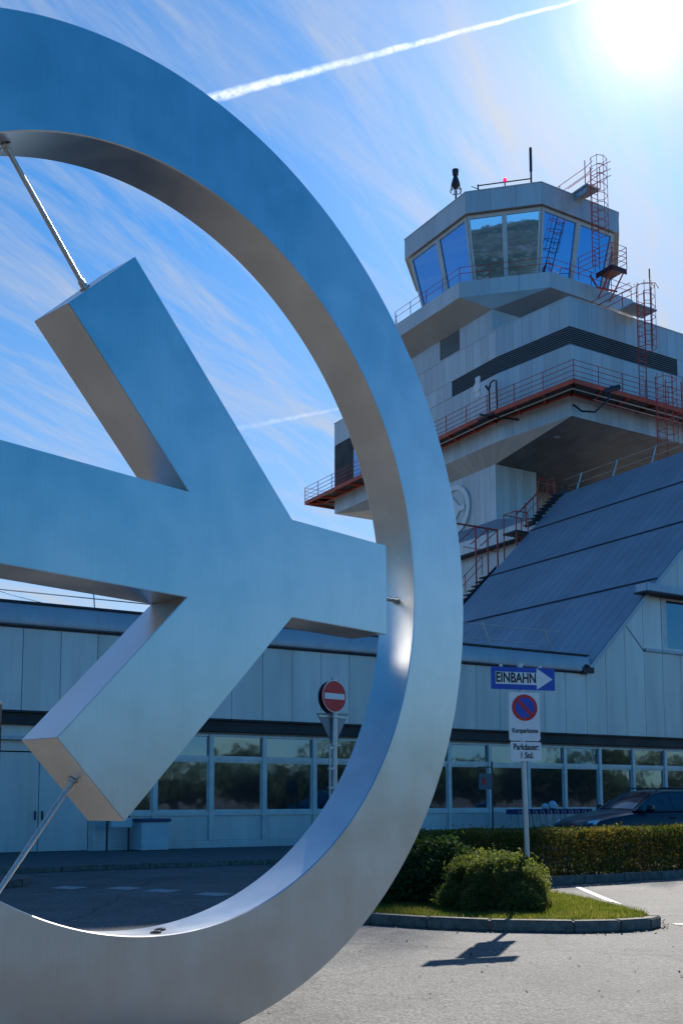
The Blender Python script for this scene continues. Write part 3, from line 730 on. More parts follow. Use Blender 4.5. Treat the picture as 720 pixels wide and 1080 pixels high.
# big gallery storey
UB, K0, K1, VE, UE = 40.6, (41.4, 42.51), (40.6, 48.0), 67.0, 53.2
outer = [(UB, VE), K1, K0, (UE, 42.51), (UE, VE)]
def inset(poly, d):
    n = len(poly); res = []
    for i in range(n):
        p0, p1, p2 = Vector(poly[i-1]), Vector(poly[i]), Vector(poly[(i+1) % n])
        d1 = (p1-p0).normalized(); d2 = (p2-p1).normalized(); n1 = Vector((-d1.y, d1.x)); n2 = Vector((-d2.y, d2.x))
        bi = (n1+n2); bi = bi/bi.dot(n1); q = p1+bi*d; res.append((q.x, q.y))
    return res
core = inset(outer, .06)
b = T_.mb(); b.prism(core, 23.14, 30.0); b.build('gallery_core', 'joint')
def clad(z0, z1, w_, name, mat='panel', segs=(0, 1, 2), lim=None):
    b = T_.mb()
    for i in segs:
        p_, q_ = outer[i], outer[i+1]
        pi, qi = Vector(p_), Vector(q_); d_ = (qi-pi).normalized(); nn = Vector((-d_.y, d_.x))*.04
        b.wall(tuple(pi+nn), tuple(qi+nn), z0, z1, w_, .04, side=-1)
    return b.build(name, mat)
clad(23.1, 24.4, .62, 'gallery_apron')
clad(24.42, 27.32, .86, 'gallery_wall')
clad(28.40, 30.1, .72, 'gallery_parapet')
b = T_.mb(); b.prism(inset(outer, -.03), 30.1, 30.17); b.build('parapet_coping', 'panel')
# between parapet and wall: louvres on the near part, panel further along, glazing at the far end
b = T_.mb()
for i in range(8):
    z_ = 27.36+i*.128
    for p_, q_ in (((UB, 52.4), K1), (K1, K0), (K0, (50.3, 42.51))):
        pi, qi = Vector(p_), Vector(q_); d_ = (qi-pi).normalized(); nn = Vector((-d_.y, d_.x))
        a0, a1 = pi+nn*.005, qi+nn*.005; b0, b1 = pi+nn*.05, qi+nn*.05
        b.add([(a0.x, a0.y, z_), (a1.x, a1.y, z_), (b1.x, b1.y, z_+.05), (b0.x, b0.y, z_+.05), (a0.x, a0.y, z_+.012), (a1.x, a1.y, z_+.012), (b1.x, b1.y, z_+.062), (b0.x, b0.y, z_+.062)],
              [(0, 1, 2, 3), (4, 5, 6, 7), (0, 1, 5, 4), (3, 2, 6, 7), (0, 3, 7, 4), (1, 2, 6, 5)])
b.build('louvre_band', 'louvre')
b = T_.mb(); b.wall((UB+.04, 60.0), (UB+.04, 52.4), 27.35, 28.38, .86, .04, side=-1); b.build('upper_gallery_panel', 'panel'); b = T_.mb(); b.wall((50.3, 42.55), (UE, 42.55), 27.35, 28.38, .86, .04, side=-1); b.build('upper_gallery_panel', 'panel')
b = T_.mb(); b.box(UB-.012, UB+.02, 62.2, 64.2, 24.9, 27.9); b.build('gallery_window', 'cabglass')
for a_, c_ in ((64.3, 66.96), (60.1, 62.1)): b = T_.mb(); b.box(UB-.014, UB+.02, a_, c_, 24.45, 28.35); b.build('gallery_recess_shade', 'soffit_dark')  # flat dark sheets paint the shade of a recess at the far end
# soffit of the gallery: bevel on the left, big dark soffit on the right
b = T_.mb()
seg = [(67-.62*i) for i in range(30)] + [VS]
def lerp3(a, b_, t): return tuple(x+(y-x)*t for x, y in zip(a, b_))
zb, zt = 23.1, 22.05
k_ = 26
for i in range(k_):
    t0, t1 = i/k_, (i+1)/k_
    va, vb = VE+(K1[1]-VE)*t0, VE+(K1[1]-VE)*t1; ia, ib = SE+(VS-SE)*t0, SE+(VS-SE)*t1
    b.slab([(UB, va-.008, zb), (UB, vb+.008, zb), (US, ib+.008, zt), (US, ia-.008, zt)], (.03, 0, .03))
for i in range(8):
    t0, t1 = i/8, (i+1)/8
    b.slab([lerp3((K1[0], K1[1], zb), (K0[0], K0[1], zb), t0), lerp3((K1[0], K1[1], zb), (K0[0], K0[1], zb), t1), (US, VS, zt)], (.02, .02, .03))
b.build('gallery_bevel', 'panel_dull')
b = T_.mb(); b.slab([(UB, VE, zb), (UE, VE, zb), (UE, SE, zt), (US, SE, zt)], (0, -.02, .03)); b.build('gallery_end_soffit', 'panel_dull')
b = T_.mb()
for i in range(10):
    t0, t1 = i/10, (i+1)/10; ua, ub = K0[0]+(UE-K0[0])*t0, K0[0]+(UE-K0[0])*t1; ia, ib = US+(UE-US)*t0, US+(UE-US)*t1
    b.slab([(ua, 42.51, zb), (ub-.012, 42.51, zb), (ib-.012, VS, zt), (ia, VS, zt)], (0, .02, .03))
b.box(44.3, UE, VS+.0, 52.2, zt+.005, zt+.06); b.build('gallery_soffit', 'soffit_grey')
b = T_.mb()
for z_, a, c in ((22.0, 44.6, 53.1),): b.box(a, c, 50.3, 50.36, z_, z_+.04)
b.lathe((42.2, 44.6, 22.62), [(.02, .2), (.16, .16), (.2, .02), (.02, 0)], 16); b.build('soffit_lamp', 'galv')
# walkway round the gallery
zw = 24.43; wo = [(39.4, 69.4), (39.4, 47.5), (40.1, 40.95), (46.6, 40.95), (UE, 40.95)]
wi = [(UB, VE+1.5), K1, K0, (46.6, 42.5), (UE, 42.5)]
b = T_.mb()
for i in range(4):
    b.slab([(*wo[i], zw-.07), (*wo[i+1], zw-.07), (*wi[i+1], zw-.07), (*wi[i], zw-.07)], (0, 0, .05))
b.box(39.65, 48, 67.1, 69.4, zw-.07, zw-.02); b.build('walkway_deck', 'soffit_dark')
b = T_.mb()
def beam(p, q, h0, h1, wd):
    p = Vector(p); q = Vector(q); d_ = (q-p).normalized(); n_ = Vector((-d_.y, d_.x))*wd/2
    b.prism([(p.x-n_.x, p.y-n_.y), (q.x-n_.x, q.y-n_.y), (q.x+n_.x, q.y+n_.y), (p.x+n_.x, p.y+n_.y)], h0, h1)
for i in range(4):
    beam(wo[i], wo[i+1], zw-.21, zw+.04, .09)
    pa, pb = Vector(wi[i]), Vector(wi[i+1]); n_ = (Vector(wo[i])-Vector(wi[i])).normalized()*.09
    beam(tuple(pa+n_), tuple(pb+n_), zw-.165, zw-.075, .07)
    ln = (Vector(wo[i+1])-Vector(wo[i])).length; kk = max(1, round(ln/2.0))
    for j in range(kk+1):
        t = j/kk; beam(tuple(Vector(wo[i]).lerp(Vector(wo[i+1]), t)), tuple(Vector(wi[i]).lerp(Vector(wi[i+1]), t)), zw-.19, zw-.072, .09)
beam((39.4, 69.4), (46, 69.4), zw-.21, zw+.04, .09)
for y_ in (68.2,): beam((39.7, y_), (46, y_), zw-.16, zw-.072, .07)
b.build('walkway_beam', 'redbeam')
b = T_.mb(); rail(b, [(46, 69.4, zw), (39.4, 69.4, zw), (39.4, 47.5, zw), (40.1, 40.95, zw), (UE, 40.95, zw)], 1.12, 2.0, .02, (1., .72, .46, .2), .028)
b.build('walkway_railing', 'red')
b = T_.mb(); b.path([(39.8, 60, 24.15), (39.8, 47.6, 24.15), (40.46, 41.45, 24.15), (UE, 41.45, 24.15)], .045, 8); b.path([(UE, 41.95, 24.1), (42.5, 41.95, 24.1)], .03, 8); b.build('cable_conduit', 'galv')
# things fixed to the walkway
b = T_.mb(); b.lathe((39.50, 48.5, 26.45), [(.02, -.06), (.30, -.05), (.34, 0), (.34, .03), (.02, .12)], 28, 'x')
b.box(39.52, 39.6, 48.3, 48.7, 25.8, 27.1); b.build('dish_antenna', 'white')
b = T_.mb(); b.path([(39.6, 47.5, 24.5), (39.6, 47.5, 26.1), (39.6, 47.35, 26.35), (39.6, 47.1, 26.4), (39.6, 46.85, 26.3), (39.6, 46.8, 24.5)], .05, 8)
b.path([(39.6, 47.8, 26.3), (39.6, 47.6, 26.0), (39.6, 47.4, 26.2)], .07, 8); b.box(39.3, 39.45, 46.9, 48.3, 24.2, 24.32)
b.slab([(38.9, 47.6, 24.25), (39.1, 47.5, 24.25), (41.0, 46.3, 23.9), (40.8, 46.3, 23.9)], (0, 0, .12)); b.build('camera_bracket', 'darkmetal')
b = T_.mb(); b.path([(41.5, 42.45, 23.75), (41.35, 41.7, 23.1), (41.9, 41.2, 23.0), (42.6, 40.9, 23.7), (42.9, 40.9, 24.6)], .06, 8); b.tube((42.4, 41.0, 24.2), (43.4, 40.8, 24.6), .16, 12); b.build('floodlight_arm', 'darkmetal')
# neck
b = T_.mb(); b.wall((US+.035, 52.3), (US+.035, VS), 30.1, 32.0, .62, .035, side=-1); b.build('neck_cladding', 'panel'); b = T_.mb(); b.wall((US+.035, 62), (US+.035, 54.4), 30.1, 32.0, .62, .035, side=-1); b.build('neck_cladding', 'panel'); b = T_.mb()
b.wall((US, VS+.035), (44.5, VS+.035), 30.1, 32.0, .62, .035, side=-1); b.build('neck_cladding', 'panel')
b = T_.mb(); b.prism([(44.4, 50), (53, 50), (53, 66), (44.4, 66)], 30, 32.4); b.build('neck_core', 'soffit_grey')
# cab platform octagon
def octa(h, t, cu=CU, cv=CV):
    l = h*t
    return [(cu-h, cv+l), (cu-h, cv-l), (cu-l, cv-h), (cu+l, cv-h), (cu+h, cv-l), (cu+h, cv+l), (cu+l, cv+h), (cu-l, cv+h)]
P0 = octa(7.57, .476)
b = T_.mb()
nk = [(US, 58), (US, VS), (US+.001, VS-.001), (50, VS), (53, 50), (53, 60), (50, 62), (44, 62)]
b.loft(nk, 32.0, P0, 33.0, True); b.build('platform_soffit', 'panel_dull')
b = T_.mb(); b.prism(inset(P0, .05), 33.02, 34.0); b.build('platform_core', 'joint')
b = T_.mb()
for i in range(8):
    p_, q_ = Vector(P0[i]), Vector(P0[(i+1) % 8]); d_ = (q_-p_).normalized(); nn = Vector((-d_.y, d_.x))*.04
    b.wall(tuple(p_+nn), tuple(q_+nn), 33.0, 34.02, 1.8, .04, side=-1)
b.build('platform_fascia', 'panel')
b = T_.mb(); PR = inset(P0, .08); rail(b, [(x, y, 34.0) for x, y in PR[:4]], 1.0, 1.9, .018, (1., .6), .026); rail(b, [(PR[0][0], PR[0][1], 34), (PR[0][0]+3, PR[0][1]+3.8, 34)], 1.0, 2., .018, (1., .6)); b.build('platform_railing', 'red')
# cab: slanted glass, mullions, roof
WT = octa(6.48, .486); WB = octa(5.42, .486)
ZT, ZB = 38.95, 34.05
b = T_.mb(); b.loft(octa(5.0, .486), ZB, octa(6.0, .486), ZT, True); b.build('cab_interior', 'black')
def wl(i, t, z):   # point on the cab wall: side i, fraction t, height z
    s_ = (z-ZB)/(ZT-ZB); a = Vector(WB[i]).lerp(Vector(WT[i]), s_); c = Vector(WB[(i+1) % 8]).lerp(Vector(WT[(i+1) % 8]), s_)
    q = a.lerp(c, t); return (q.x, q.y, z)
for i in range(8):
    d_ = (Vector(WT[(i+1) % 8])-Vector(WT[i])).normalized(); out_ = Vector((d_.y, -d_.x, 0)); out_ = -out_ if out_.to_2d().dot(Vector((CU, CV))-Vector(WT[i])) > 0 else out_
    for h_ in range(2):
        t0, t1 = .02+h_*.5, .48+h_*.5
        if h_ == 1: t0, t1 = .52, .98
        zt_ = ZT-.24
        b = T_.mb()
        for (ta, tb, za_, zb_) in ((t0-.02, t0+.012, ZB, ZT-.02), (t1-.012, t1+.02, ZB, ZT-.02), (t0+.012, t1-.012, zt_, ZT-.02), (t0+.012, t1-.012, ZB, ZB+.25)):
            q4 = [wl(i, ta, za_), wl(i, tb, za_), wl(i, tb, zb_), wl(i, ta, zb_)]
            b.slab([tuple(Vector(q)-out_*.03) for q in q4], tuple(out_*.12))
        wn = b.build('cab_window', 'litter')
        b = T_.mb(); q4 = [wl(i, t0+.012, ZB+.25), wl(i, t1-.012, ZB+.25), wl(i, t1-.012, zt_), wl(i, t0+.012, zt_)]
        b.slab([tuple(Vector(q)-out_*.02) for q in q4], tuple(out_*.02)); b.build('pane', 'cabglass', parent=wn)
RO = octa(6.79, .5)
b = T_.mb(); b.prism(inset(RO, .05), 38.98, 40.2); b.build('roof_core', 'panel_dull')
b = T_.mb()
for i in range(8):
    p_, q_ = Vector(RO[i]), Vector(RO[(i+1) % 8]); d_ = (q_-p_).normalized(); nn = Vector((-d_.y, d_.x))*.04
    b.wall(tuple(p_+nn), tuple(q_+nn), 38.93, 40.33, 1.6, .04, side=-1)
b.build('roof_fascia', 'panel')
b = T_.mb(); b.prism(inset(RO, -.03), 40.33, 40.40); b.build('roof_coping', 'panel')
# roof equipment
b = T_.mb(); b.tube((41.35, 50.35, 40.4), (41.35, 50.35, 41.0), .05); b.path([(41.3, 50.36, 40.92), (43.75, 47.93, 40.92)], .04, 8); b.tube((42.55, 49.12, 40.4), (42.55, 49.12, 40.95), .04); b.tube((43.72, 47.94, 40.4), (43.72, 47.94, 40.95), .04)
b.tube((41.7, 49.95, 40.4), (41.05, 50.65, 40.95), .025); b.path([(40.9, 51.3, 40.4), (40.75, 51.4, 40.75), (40.8, 51.35, 41.1)], .03); b.build('roof_rail', 'darkmetal')
b = T_.mb(); b.lathe((42.55, 49.12, 40.95), [(.12, 0), (.13, .06), (.09, .2), (.03, .27)], 16)
m, nt, out = new_mat('lit_red_lamp'); p = nt.nodes.new('ShaderNodeBsdfPrincipled'); L(nt, p.outputs[0], out.inputs[0]); p.inputs['Base Color'].default_value = (.7, .01, .05, 1); p.inputs['Emission Color'].default_value = (1, .02, .12, 1); p.inputs['Emission Strength'].default_value = 1.1; M['beacon'] = m
b.build('obstruction_lamp', 'beacon', smooth=True)
b = T_.mb(); b.tube((43.72, 47.95, 40.4), (43.72, 47.95, 41.4), .06); b.tube((43.72, 47.95, 41.4), (43.72, 47.95, 43.0), .09); b.build('whip_antenna', 'darkmetal', smooth=True)
b = T_.mb(); c0 = (40.75, 51.9, 40.4)
b.tube(c0, (c0[0], c0[1], 41.2), .06); b.lathe((c0[0], c0[1], 41.25), [(.05, 0), (.30, .35), (.27, .5), (.12, 1.0), (.2, 1.05), (.22, 1.4), (.05, 1.45)], 14)
for k_ in range(10):
    t = k_*math.pi/5; b.tube((c0[0]+.12*math.cos(t), c0[1]+.12*math.sin(t), 42.2), (c0[0]+.36*math.cos(t), c0[1]+.36*math.sin(t), 41.15), .018, 5)
b.path([(c0[0]+.36*math.cos(t*math.pi/8), c0[1]+.36*math.sin(t*math.pi/8), 41.15) for t in range(17)], .025); b.build('cage_antenna', 'darkmetal')
b = T_.mb(); b.tube((46.42, 41.0, 27.6), (46.42, 41.0, 32.5), .03); b.tube((46.42, 41.0, 31.9), (46.42, 41.0, 32.5), .04); b.build('lightning_rod', 'darkmetal')
# caged ladders
def ladder(u0, u1, v, z0, z1, cz0, cz1, cw=.85, name='caged_ladder', hoops=.62, side_ext=.32):
    b = T_.mb()
    for u_ in (u0, u1): b.tube((u_, v, z0), (u_, v, z1), .032, 6)
    z_ = z0+.2
    while z_ < z1-.5: b.tube((u0, v, z_), (u1, v, z_), .018, 5); z_ += .3
    ld = b.build(name, 'red')
    b = T_.mb(); cu = (u0+u1)/2
    arc = [(u0, v), (u0-side_ext*.5, v-.25), (u0-side_ext*.3, v-cw*.8), (cu, v-cw), (u1+side_ext*.6, v-cw*.8), (u1+side_ext, v-.25), (u1, v)]
    z_ = cz0
    while z_ <= cz1+.01: b.path([(x, y, z_) for x, y in arc], .02); z_ += hoops
    for x, y in arc[1:-1]: b.tube((x, y, cz0), (x, y, cz1), .018, 5)
    b.build('cage', 'red', parent=ld)
    return ld
ladder(46.85, 47.45, 45.9, 34.9, 41.6, 37.1, 42.1)
ladder(45.55, 46.15, 41.25, 24.5, 31.2, 27.5, 31.4)
ladder(45.7, 46.5, 40.2, 19.4, 25.5, 21.6, 25.6, .8)
ladder(47.6, 48.3, 40.0, 19.4, 25.5, 21.4, 25.6, .8)
b = T_.mb(); b.box(46.6, 47.75, 46.0, 47.4, 40.42, 40.52); b.slab([(46.7, 46.2, 40.05), (46.7, 47.2, 39.95), (46.7, 47.2, 40.42), (46.7, 46.0, 40.42)], (.06, 0, 0)); b.build('roof_gangway', 'galv')
b = T_.mb()
for u_ in (46.5, 47.8):
    for z_ in (41.5, 41.0) if u_ < 47 else (42.0, 41.5, 41.05): b.path([(u_, 48.9, z_-.0), (u_, 45.9, z_), (u_+.15*(1 if u_ > 47 else -1), 45.2, z_)], .024)
    b.tube((u_, 46.0, 40.45), (u_, 46.0, 42.0), .03); b.tube((u_, 48.3, 40.4), (u_, 48.3, 41.5), .03)
b.build('gangway_railing', 'red')
b = T_.mb(); b.box(47.6, 48.9, 45.0, 46.4, 34.85, 34.93); b.box(47.6, 48.9, 45.0, 45.06, 34.6, 34.85); b.box(47.6, 47.66, 45.0, 46.4, 34.6, 34.85); b.build('ladder_landing', 'darkred')
b = T_.mb(); rail(b, [(46.2, 46.5, 34.2), (47.6, 45.0, 34.93), (48.9, 45.0, 34.93), (48.9, 46.4, 34.93)], 1.45, 1.2, .022, (1., .76, .52, .28), .028)
for u_ in (47.7, 48.7): b.tube((u_, 45.1, 34.7), (u_, 46.35, 33.3), .05); 
b.path([(47.0, 46.3, 34.6), (47.1, 45.8, 33.6), (48.4, 45.4, 33.5)], .06); b.build('landing_railing', 'red')
b = T_.mb(); b.box(45.2, 47.2, 41.2, 42.4, 30.2, 30.27); b.build('parapet_step', 'galv')
b = T_.mb()
for u_ in (44.9, 45.5):
    for z_ in (31.35, 30.95): b.path([(u_-.2, 47.0, z_), (u_, 42.0, z_), (u_+.1, 41.2, z_)], .022)
b.path([(45.4, 41.3, 31.4), (46.3, 40.5, 31.4), (46.7, 40.6, 31.2)], .022); b.tube((45.5, 42.3, 30.2), (45.5, 42.3, 31.4), .03)
rail(b, [(49.2, 46.6, 31.0), (50.9, 46.6, 31.0)], 1.0, 1.0, .022, (1., .6), .03); b.build('upper_gallery_railing', 'red')

# ------------------------------------------------------------------ road signs
def text_mesh(T, txt, size, x, z, y, mat, sx_=1., bold=0, parent=None, name='lettering'):
    cu = bpy.data.curves.new('t', 'FONT'); cu.body = txt; cu.size = size; cu.align_x = 'CENTER'; cu.align_y = 'CENTER'; cu.extrude = .0012; cu.offset = bold
    ob = bpy.data.objects.new('t', cu); COL.objects.link(ob); bpy.context.view_layer.update()
    dg = bpy.context.evaluated_depsgraph_get(); me = bpy.data.meshes.new_from_object(ob.evaluated_get(dg)); bpy.data.objects.remove(ob)
    me.transform(Matrix.Translation((x, y, z)) @ Matrix.Rotation(R(90), 4, 'X') @ Matrix.Diagonal((sx_, 1, 1, 1)))
    me.materials.clear(); me.materials.append(M[mat]); o = bpy.data.objects.new(name, me); COL.objects.link(o); o.parent = parent or T.e; return o
def rrect(x0, x1, z0, z1, r_, y, n=5):
    pts = []
    for cx_, cz_, a0 in ((x1-r_, z0+r_, -90), (x1-r_, z1-r_, 0), (x0+r_, z1-r_, 90), (x0+r_, z0+r_, 180)):
        for i in range(n+1):
            a = R(a0+90*i/n); pts.append((cx_+r_*math.cos(a), y, cz_+r_*math.sin(a)))
    return pts
def disc(b, cx_, cz_, r_, y, th, n=48):
    b.slab([(cx_+r_*math.cos(2*math.pi*i/n), y, cz_+r_*math.sin(2*math.pi*i/n)) for i in range(n)], (0, th, 0))
S1 = Thing('road_sign_post', 'grey post carrying a blue one-way arrow sign above two white parking plates', 'road sign', (2.425, 14.15, .12), R(19)); S1.e.scale = (1.07, 1, 1)
PX = 14.15/1119.                      # metres per pixel at the post
def zz(y): return EYE+(845-y)*PX-.12
b = S1.mb(); b.tube((.045, .03, -.06), (-.02, .03, zz(701)), .032, 16); b.tube((-.02, .03, zz(701)), (-.02, .03, zz(701)+.02), .036, 16); b.build('post', 'galv', smooth=True)
b = S1.mb(); b.slab(rrect(-.44, .45, zz(728), zz(704.3), .012, -.02), (0, .018, 0)); bs = b.build('one_way_sign', 'bluesign')
b = S1.mb(); za, zb_ = zz(722.5), zz(709.5); zc = (za+zb_)/2
b.slab([(-.385, -.024, za), (.19, -.024, za), (.19, -.024, zc-.145), (.415, -.024, zc+.0), (.19, -.024, zc+.145), (.19, -.024, zb_), (-.385, -.024, zb_)][::-1], (0, .003, 0)); b.build('arrow', 'white', parent=bs)
text_mesh(S1, 'EINBAHN', .185, -.10, zc, -.026, 'inkt', .72, .0045, bs)
b = S1.mb(); b.slab(rrect(-.205, .225, zz(782), zz(731.0), .03, -.02), (0, .018, 0)); ps = b.build('no_parking_sign', 'white')
zc = zz(747)
b = S1.mb(); disc(b, .012, zc, .178, -.024, .003); b.build('red_ring', 'redsign', parent=ps)
b = S1.mb(); disc(b, .012, zc, .135, -.027, .002); b.build('blue_disc', 'bluesign', parent=ps)
b = S1.mb(); a = R(-45); dx, dz = math.cos(a), math.sin(a); l_, t_ = .15, .022
b.slab([(.012+dx*l_*s1-dz*t_*s2, -.030, zc+dz*l_*s1+dx*t_*s2) for s1, s2 in ((-1, -1), (1, -1), (1, 1), (-1, 1))], (0, .002, 0)); b.build('red_bar', 'redsign', parent=ps)
text_mesh(S1, 'Kurzparkzone', .088, .012, zz(771.5), -.024, 'inkt', .72, .0016, ps)
b = S1.mb(); b.slab(rrect(-.19, .235, zz(803.3), zz(783.2), .025, -.02), (0, .018, 0)); pl = b.build('duration_plate', 'white')
text_mesh(S1, 'Parkdauer:', .115, .022, zz(788.8), -.024, 'inkt', .72, .002, pl); text_mesh(S1, '1 Std.', .115, .03, zz(797.6), -.024, 'inkt', .72, .002, pl)
b = S1.mb()
for y_ in (706.5, 725, 733.5, 779, 785.5, 801): b.box(-.06, .06, -.002, .07, zz(y_)-.012, zz(y_)+.012)
for x_ in (-.3, .25): b.box(x_-.02, x_+.02, -.015, .01, zz(704)-.0, zz(704)+.03)
b.build('clamp', 'galv')
# no-entry sign post
D2 = 20.; PX = D2/1119.
S2 = Thing('no_entry_sign_post', 'galvanised post with a red no-entry disc and the bare back of a triangular sign', 'road sign', ((354.5-360)*PX, D2, 0), R(43))
def z2(y): return EYE+(845-y)*PX
b = S2.mb(); b.tube((0, .05, 0), (0, .05, z2(716)), .05, 16); b.tube((0, .05, z2(716)), (0, .05, z2(714)), .06, 16); b.build('post', 'galv', smooth=True)
b = S2.mb(); disc(b, -.10, z2(735), .305, -.06, .025); nd = b.build('no_entry_disc', 'redsign')
b = S2.mb(); b.box(-.10-.255, -.10+.255, -.066, -.061, z2(735)-.055, z2(735)+.055); b.build('white_bar', 'white', parent=nd)
b = S2.mb(); b.add([], []); n = 48
vs = [(-.10+rr*math.cos(2*math.pi*i/n), -.0625, z2(735)+rr*math.sin(2*math.pi*i/n)) for rr in (.305, .292) for i in range(n)]
b.add(vs, [(i, (i+1) % n, n+(i+1) % n, n+i) for i in range(n)]); b.build('rim', 'white', parent=nd)
b = S2.mb(); disc(b, .02, z2(735), .315, .16, .03); b.tube((.02, .10, z2(735)), (.02, .16, z2(735)), .12, 12); b.build('rear_disc', 'darkmetal')
b = S2.mb(); b.slab([(-.40, .10, z2(753)), (.42, .10, z2(751)), (.03, .10, z2(788))], (0, .02, 0)); tr = b.build('triangle_sign', 'greyback', bevel=.004)
b = S2.mb(); b.box(-.36, .38, .08, .10, z2(757), z2(754.5)); b.box(-.1, .1, -.02, .10, z2(787), z2(785.5)); b.box(-.09, .1, -.02, .10, z2(757), z2(755)); b.build('clamp', 'galv')
b = S2.mb(); b.box(-.15, -.12, .02, .05, z2(860), z2(785))
for y_ in (790, 812, 832, 852): b.box(-.17, -.05, .0, .06, z2(y_), z2(y_)+.04)
b.build('banding_strip', 'galv')
# small notice board on a pole in front of the glazing
D3 = 31.; PX = D3/1119.; S3 = Thing('notice_board_post', 'small notice board with a dark red mark on a thin pole by the windows', 'notice board', ((511-360)*PX, D3, 0), R(25))
b = S3.mb(); b.tube((.24, .03, 0), (.24, .03, 2.65), .025, 10); b.path([(-.24, .03, 2.48), (.24, .03, 2.48)], .014); b.tube((-.24, .03, 1.6), (-.24, .03, 2.48), .014, 8); b.build('pole', 'darkmetal')
b = S3.mb(); b.slab(rrect(-.23, .22, 1.83, 2.30, .02, 0), (0, .02, 0)); nb = b.build('board', 'inkboard')
b = S3.mb(); b.box(-.13, .0, -.006, -.001, 1.98, 2.16); b.build('red_mark', 'redsign', parent=nb)
# dark rounded signal head at the left edge
D4 = 17.; PX = D4/1119.; S4 = Thing('signal_head_post', 'black rounded signal head on a post cut off by the left edge of the view', 'signal', ((-8.5-360)*PX, D4, 0), R(10))
b = S4.mb(); b.tube((-.02, .1, 0), (-.02, .1, 3.0), .05, 12); b.build('post', 'darkmetal')
b = S4.mb(); b.slab(rrect(-.16, .12, EYE+(845-796)*PX, EYE+(845-736)*PX, .10, -.06), (0, .22, 0)); hd = b.build('head', 'black', bevel=.012)
for y_ in (752, 780):
    b = S4.mb(); b.lathe((0, -.07, EYE+(845-y_)*PX), [(.11, .005), (.115, -.05), (.1, -.05), (.09, .0)], 20, 'y'); b.build('lamp_hood', 'black', parent=hd)

# ------------------------------------------------------------------ litter box and cabinet by the wall
c_ = BThing('litter_box', 'pale square-sided box with a dark lid standing against the terminal wall', 'litter bin', 11.45, 29.1, .11)
b = c_.mb(); b.box(11.05, 11.88, 28.8, 29.45, .13, .93); b.build('box_body', 'litter', bevel=.015)
b = c_.mb(); b.box(10.98, 11.93, 28.73, 29.5, .93, 1.02); b.build('lid', 'trolleyblue', bevel=.02)
c_ = BThing('ash_bin', 'small bin on two thin legs under the tip of the steel wing', 'bin', 10.45, 29.1, .11)
b = c_.mb(); b.box(10.22, 10.85, 29.0, 29.3, .78, 1.05); b.build('bin_body', 'litter', bevel=.02)
for x_ in (10.16, 10.80):
    b = c_.mb(); b.tube((x_, 29.15, .11), (x_, 29.15, 1.12), .03, 8); b.build('leg', 'darkmetal')

# ------------------------------------------------------------------ luggage trolleys
def trolley():
    T = BThing('luggage_trolley', 'steel luggage trolley with a blue handle in the nested row before the windows', 'luggage trolley', 0, 0, 0, 'luggage trolleys nested in a row')
    b = T.mb()
    for x_ in (-.28, .28):
        b.path([(x_, -.02, .12), (x_, .0, .5), (x_, -.08, 1.0), (x_, -.16, 1.08)], .018); b.path([(x_*.8, -.05, .14), (x_*.6, -.95, .12)], .018)
    b.path([(-.28, -.0, .45), (.28, 0, .45)], .014)
    for k_ in range(5): b.tube((-.2+k_*.1, -.01, .2), (-.2+k_*.1, -.06, .95), .008, 5)
    for y_ in (-.2, -.4, -.6, -.8): b.tube((-.2, y_, .135), (.2, y_, .135), .01, 5)
    b.build('frame', 'galv')
    b = T.mb(); b.path([(-.3, -.16, 1.08), (.3, -.16, 1.08)], .028); b.box(-.27, .27, -.30, -.10, .93, 1.1); b.build('handle', 'trolleyblue')
    for x_, y_ in ((-.26, 0), (.26, 0), (0, -.9)):
        b = T.mb(); b.lathe((x_, y_, .07), [(.02, -.02), (.07, -.018), (.07, .018), (.02, .02)], 14, 'x'); b.build('wheel', 'rubber')
    return T.e
tr0 = trolley()
for i in range(11):
    o = tr0 if i == 0 else copy_tree(tr0)
    o.location = uv(24.45+i*.33, 28.2+.03*rnd.random(), .11); o.rotation_euler = (0, 0, TH+R(-82))
# trolley with yellow handle
T = BThing('yellow_handled_trolley', 'pale trolley with a yellow handlebar just left of the dark car', 'luggage trolley', 29.1, 28.2, .11)
b = T.mb(); b.box(28.5, 29.5, 27.9, 28.5, .35, .95); b.build('tub', 'litter', bevel=.04)
b = T.mb(); b.path([(28.6, 27.95, .9), (28.6, 27.95, 1.3), (28.75, 27.95, 1.38), (29.75, 27.95, 1.38), (29.95, 27.95, 1.25), (30.0, 27.95, .95)], .03, 8); b.build('handlebar', 'yellow', smooth=True)
for x_, y_ in ((28.6, 27.98), (29.4, 27.98), (28.6, 28.42), (29.4, 28.42)):
    b = T.mb(); b.lathe((x_, y_, .20), [(.02, -.02), (.09, -.018), (.09, .018), (.02, .02)], 14, 'x'); b.tube((x_, y_, .2), (x_, y_, .36), .02); b.build('wheel', 'rubber')
T = BThing('parcel_heap', 'two small white bundles lying on the row of luggage trolleys', 'bundle', 26.0, 28.2, 1.2)
b = T.mb()
for (x_, y_, r_) in ((25.6, 28.1, .12), (25.95, 28.1, .17)): b.lathe((x_, y_, 1.2), [(.03, 0), (r_, .04), (r_*1.05, r_*.9), (r_*.6, r_*1.6), (.03, r_*1.8)], 12)
b.build('bundle', 'litter', smooth=True)

# ------------------------------------------------------------------ parked car (local: x forward, y left)
CA = Thing('parked_car', 'dark blue estate car with roof rails parked behind the hedge', 'car', (0, 0, 0), 0)
Lc = 4.65
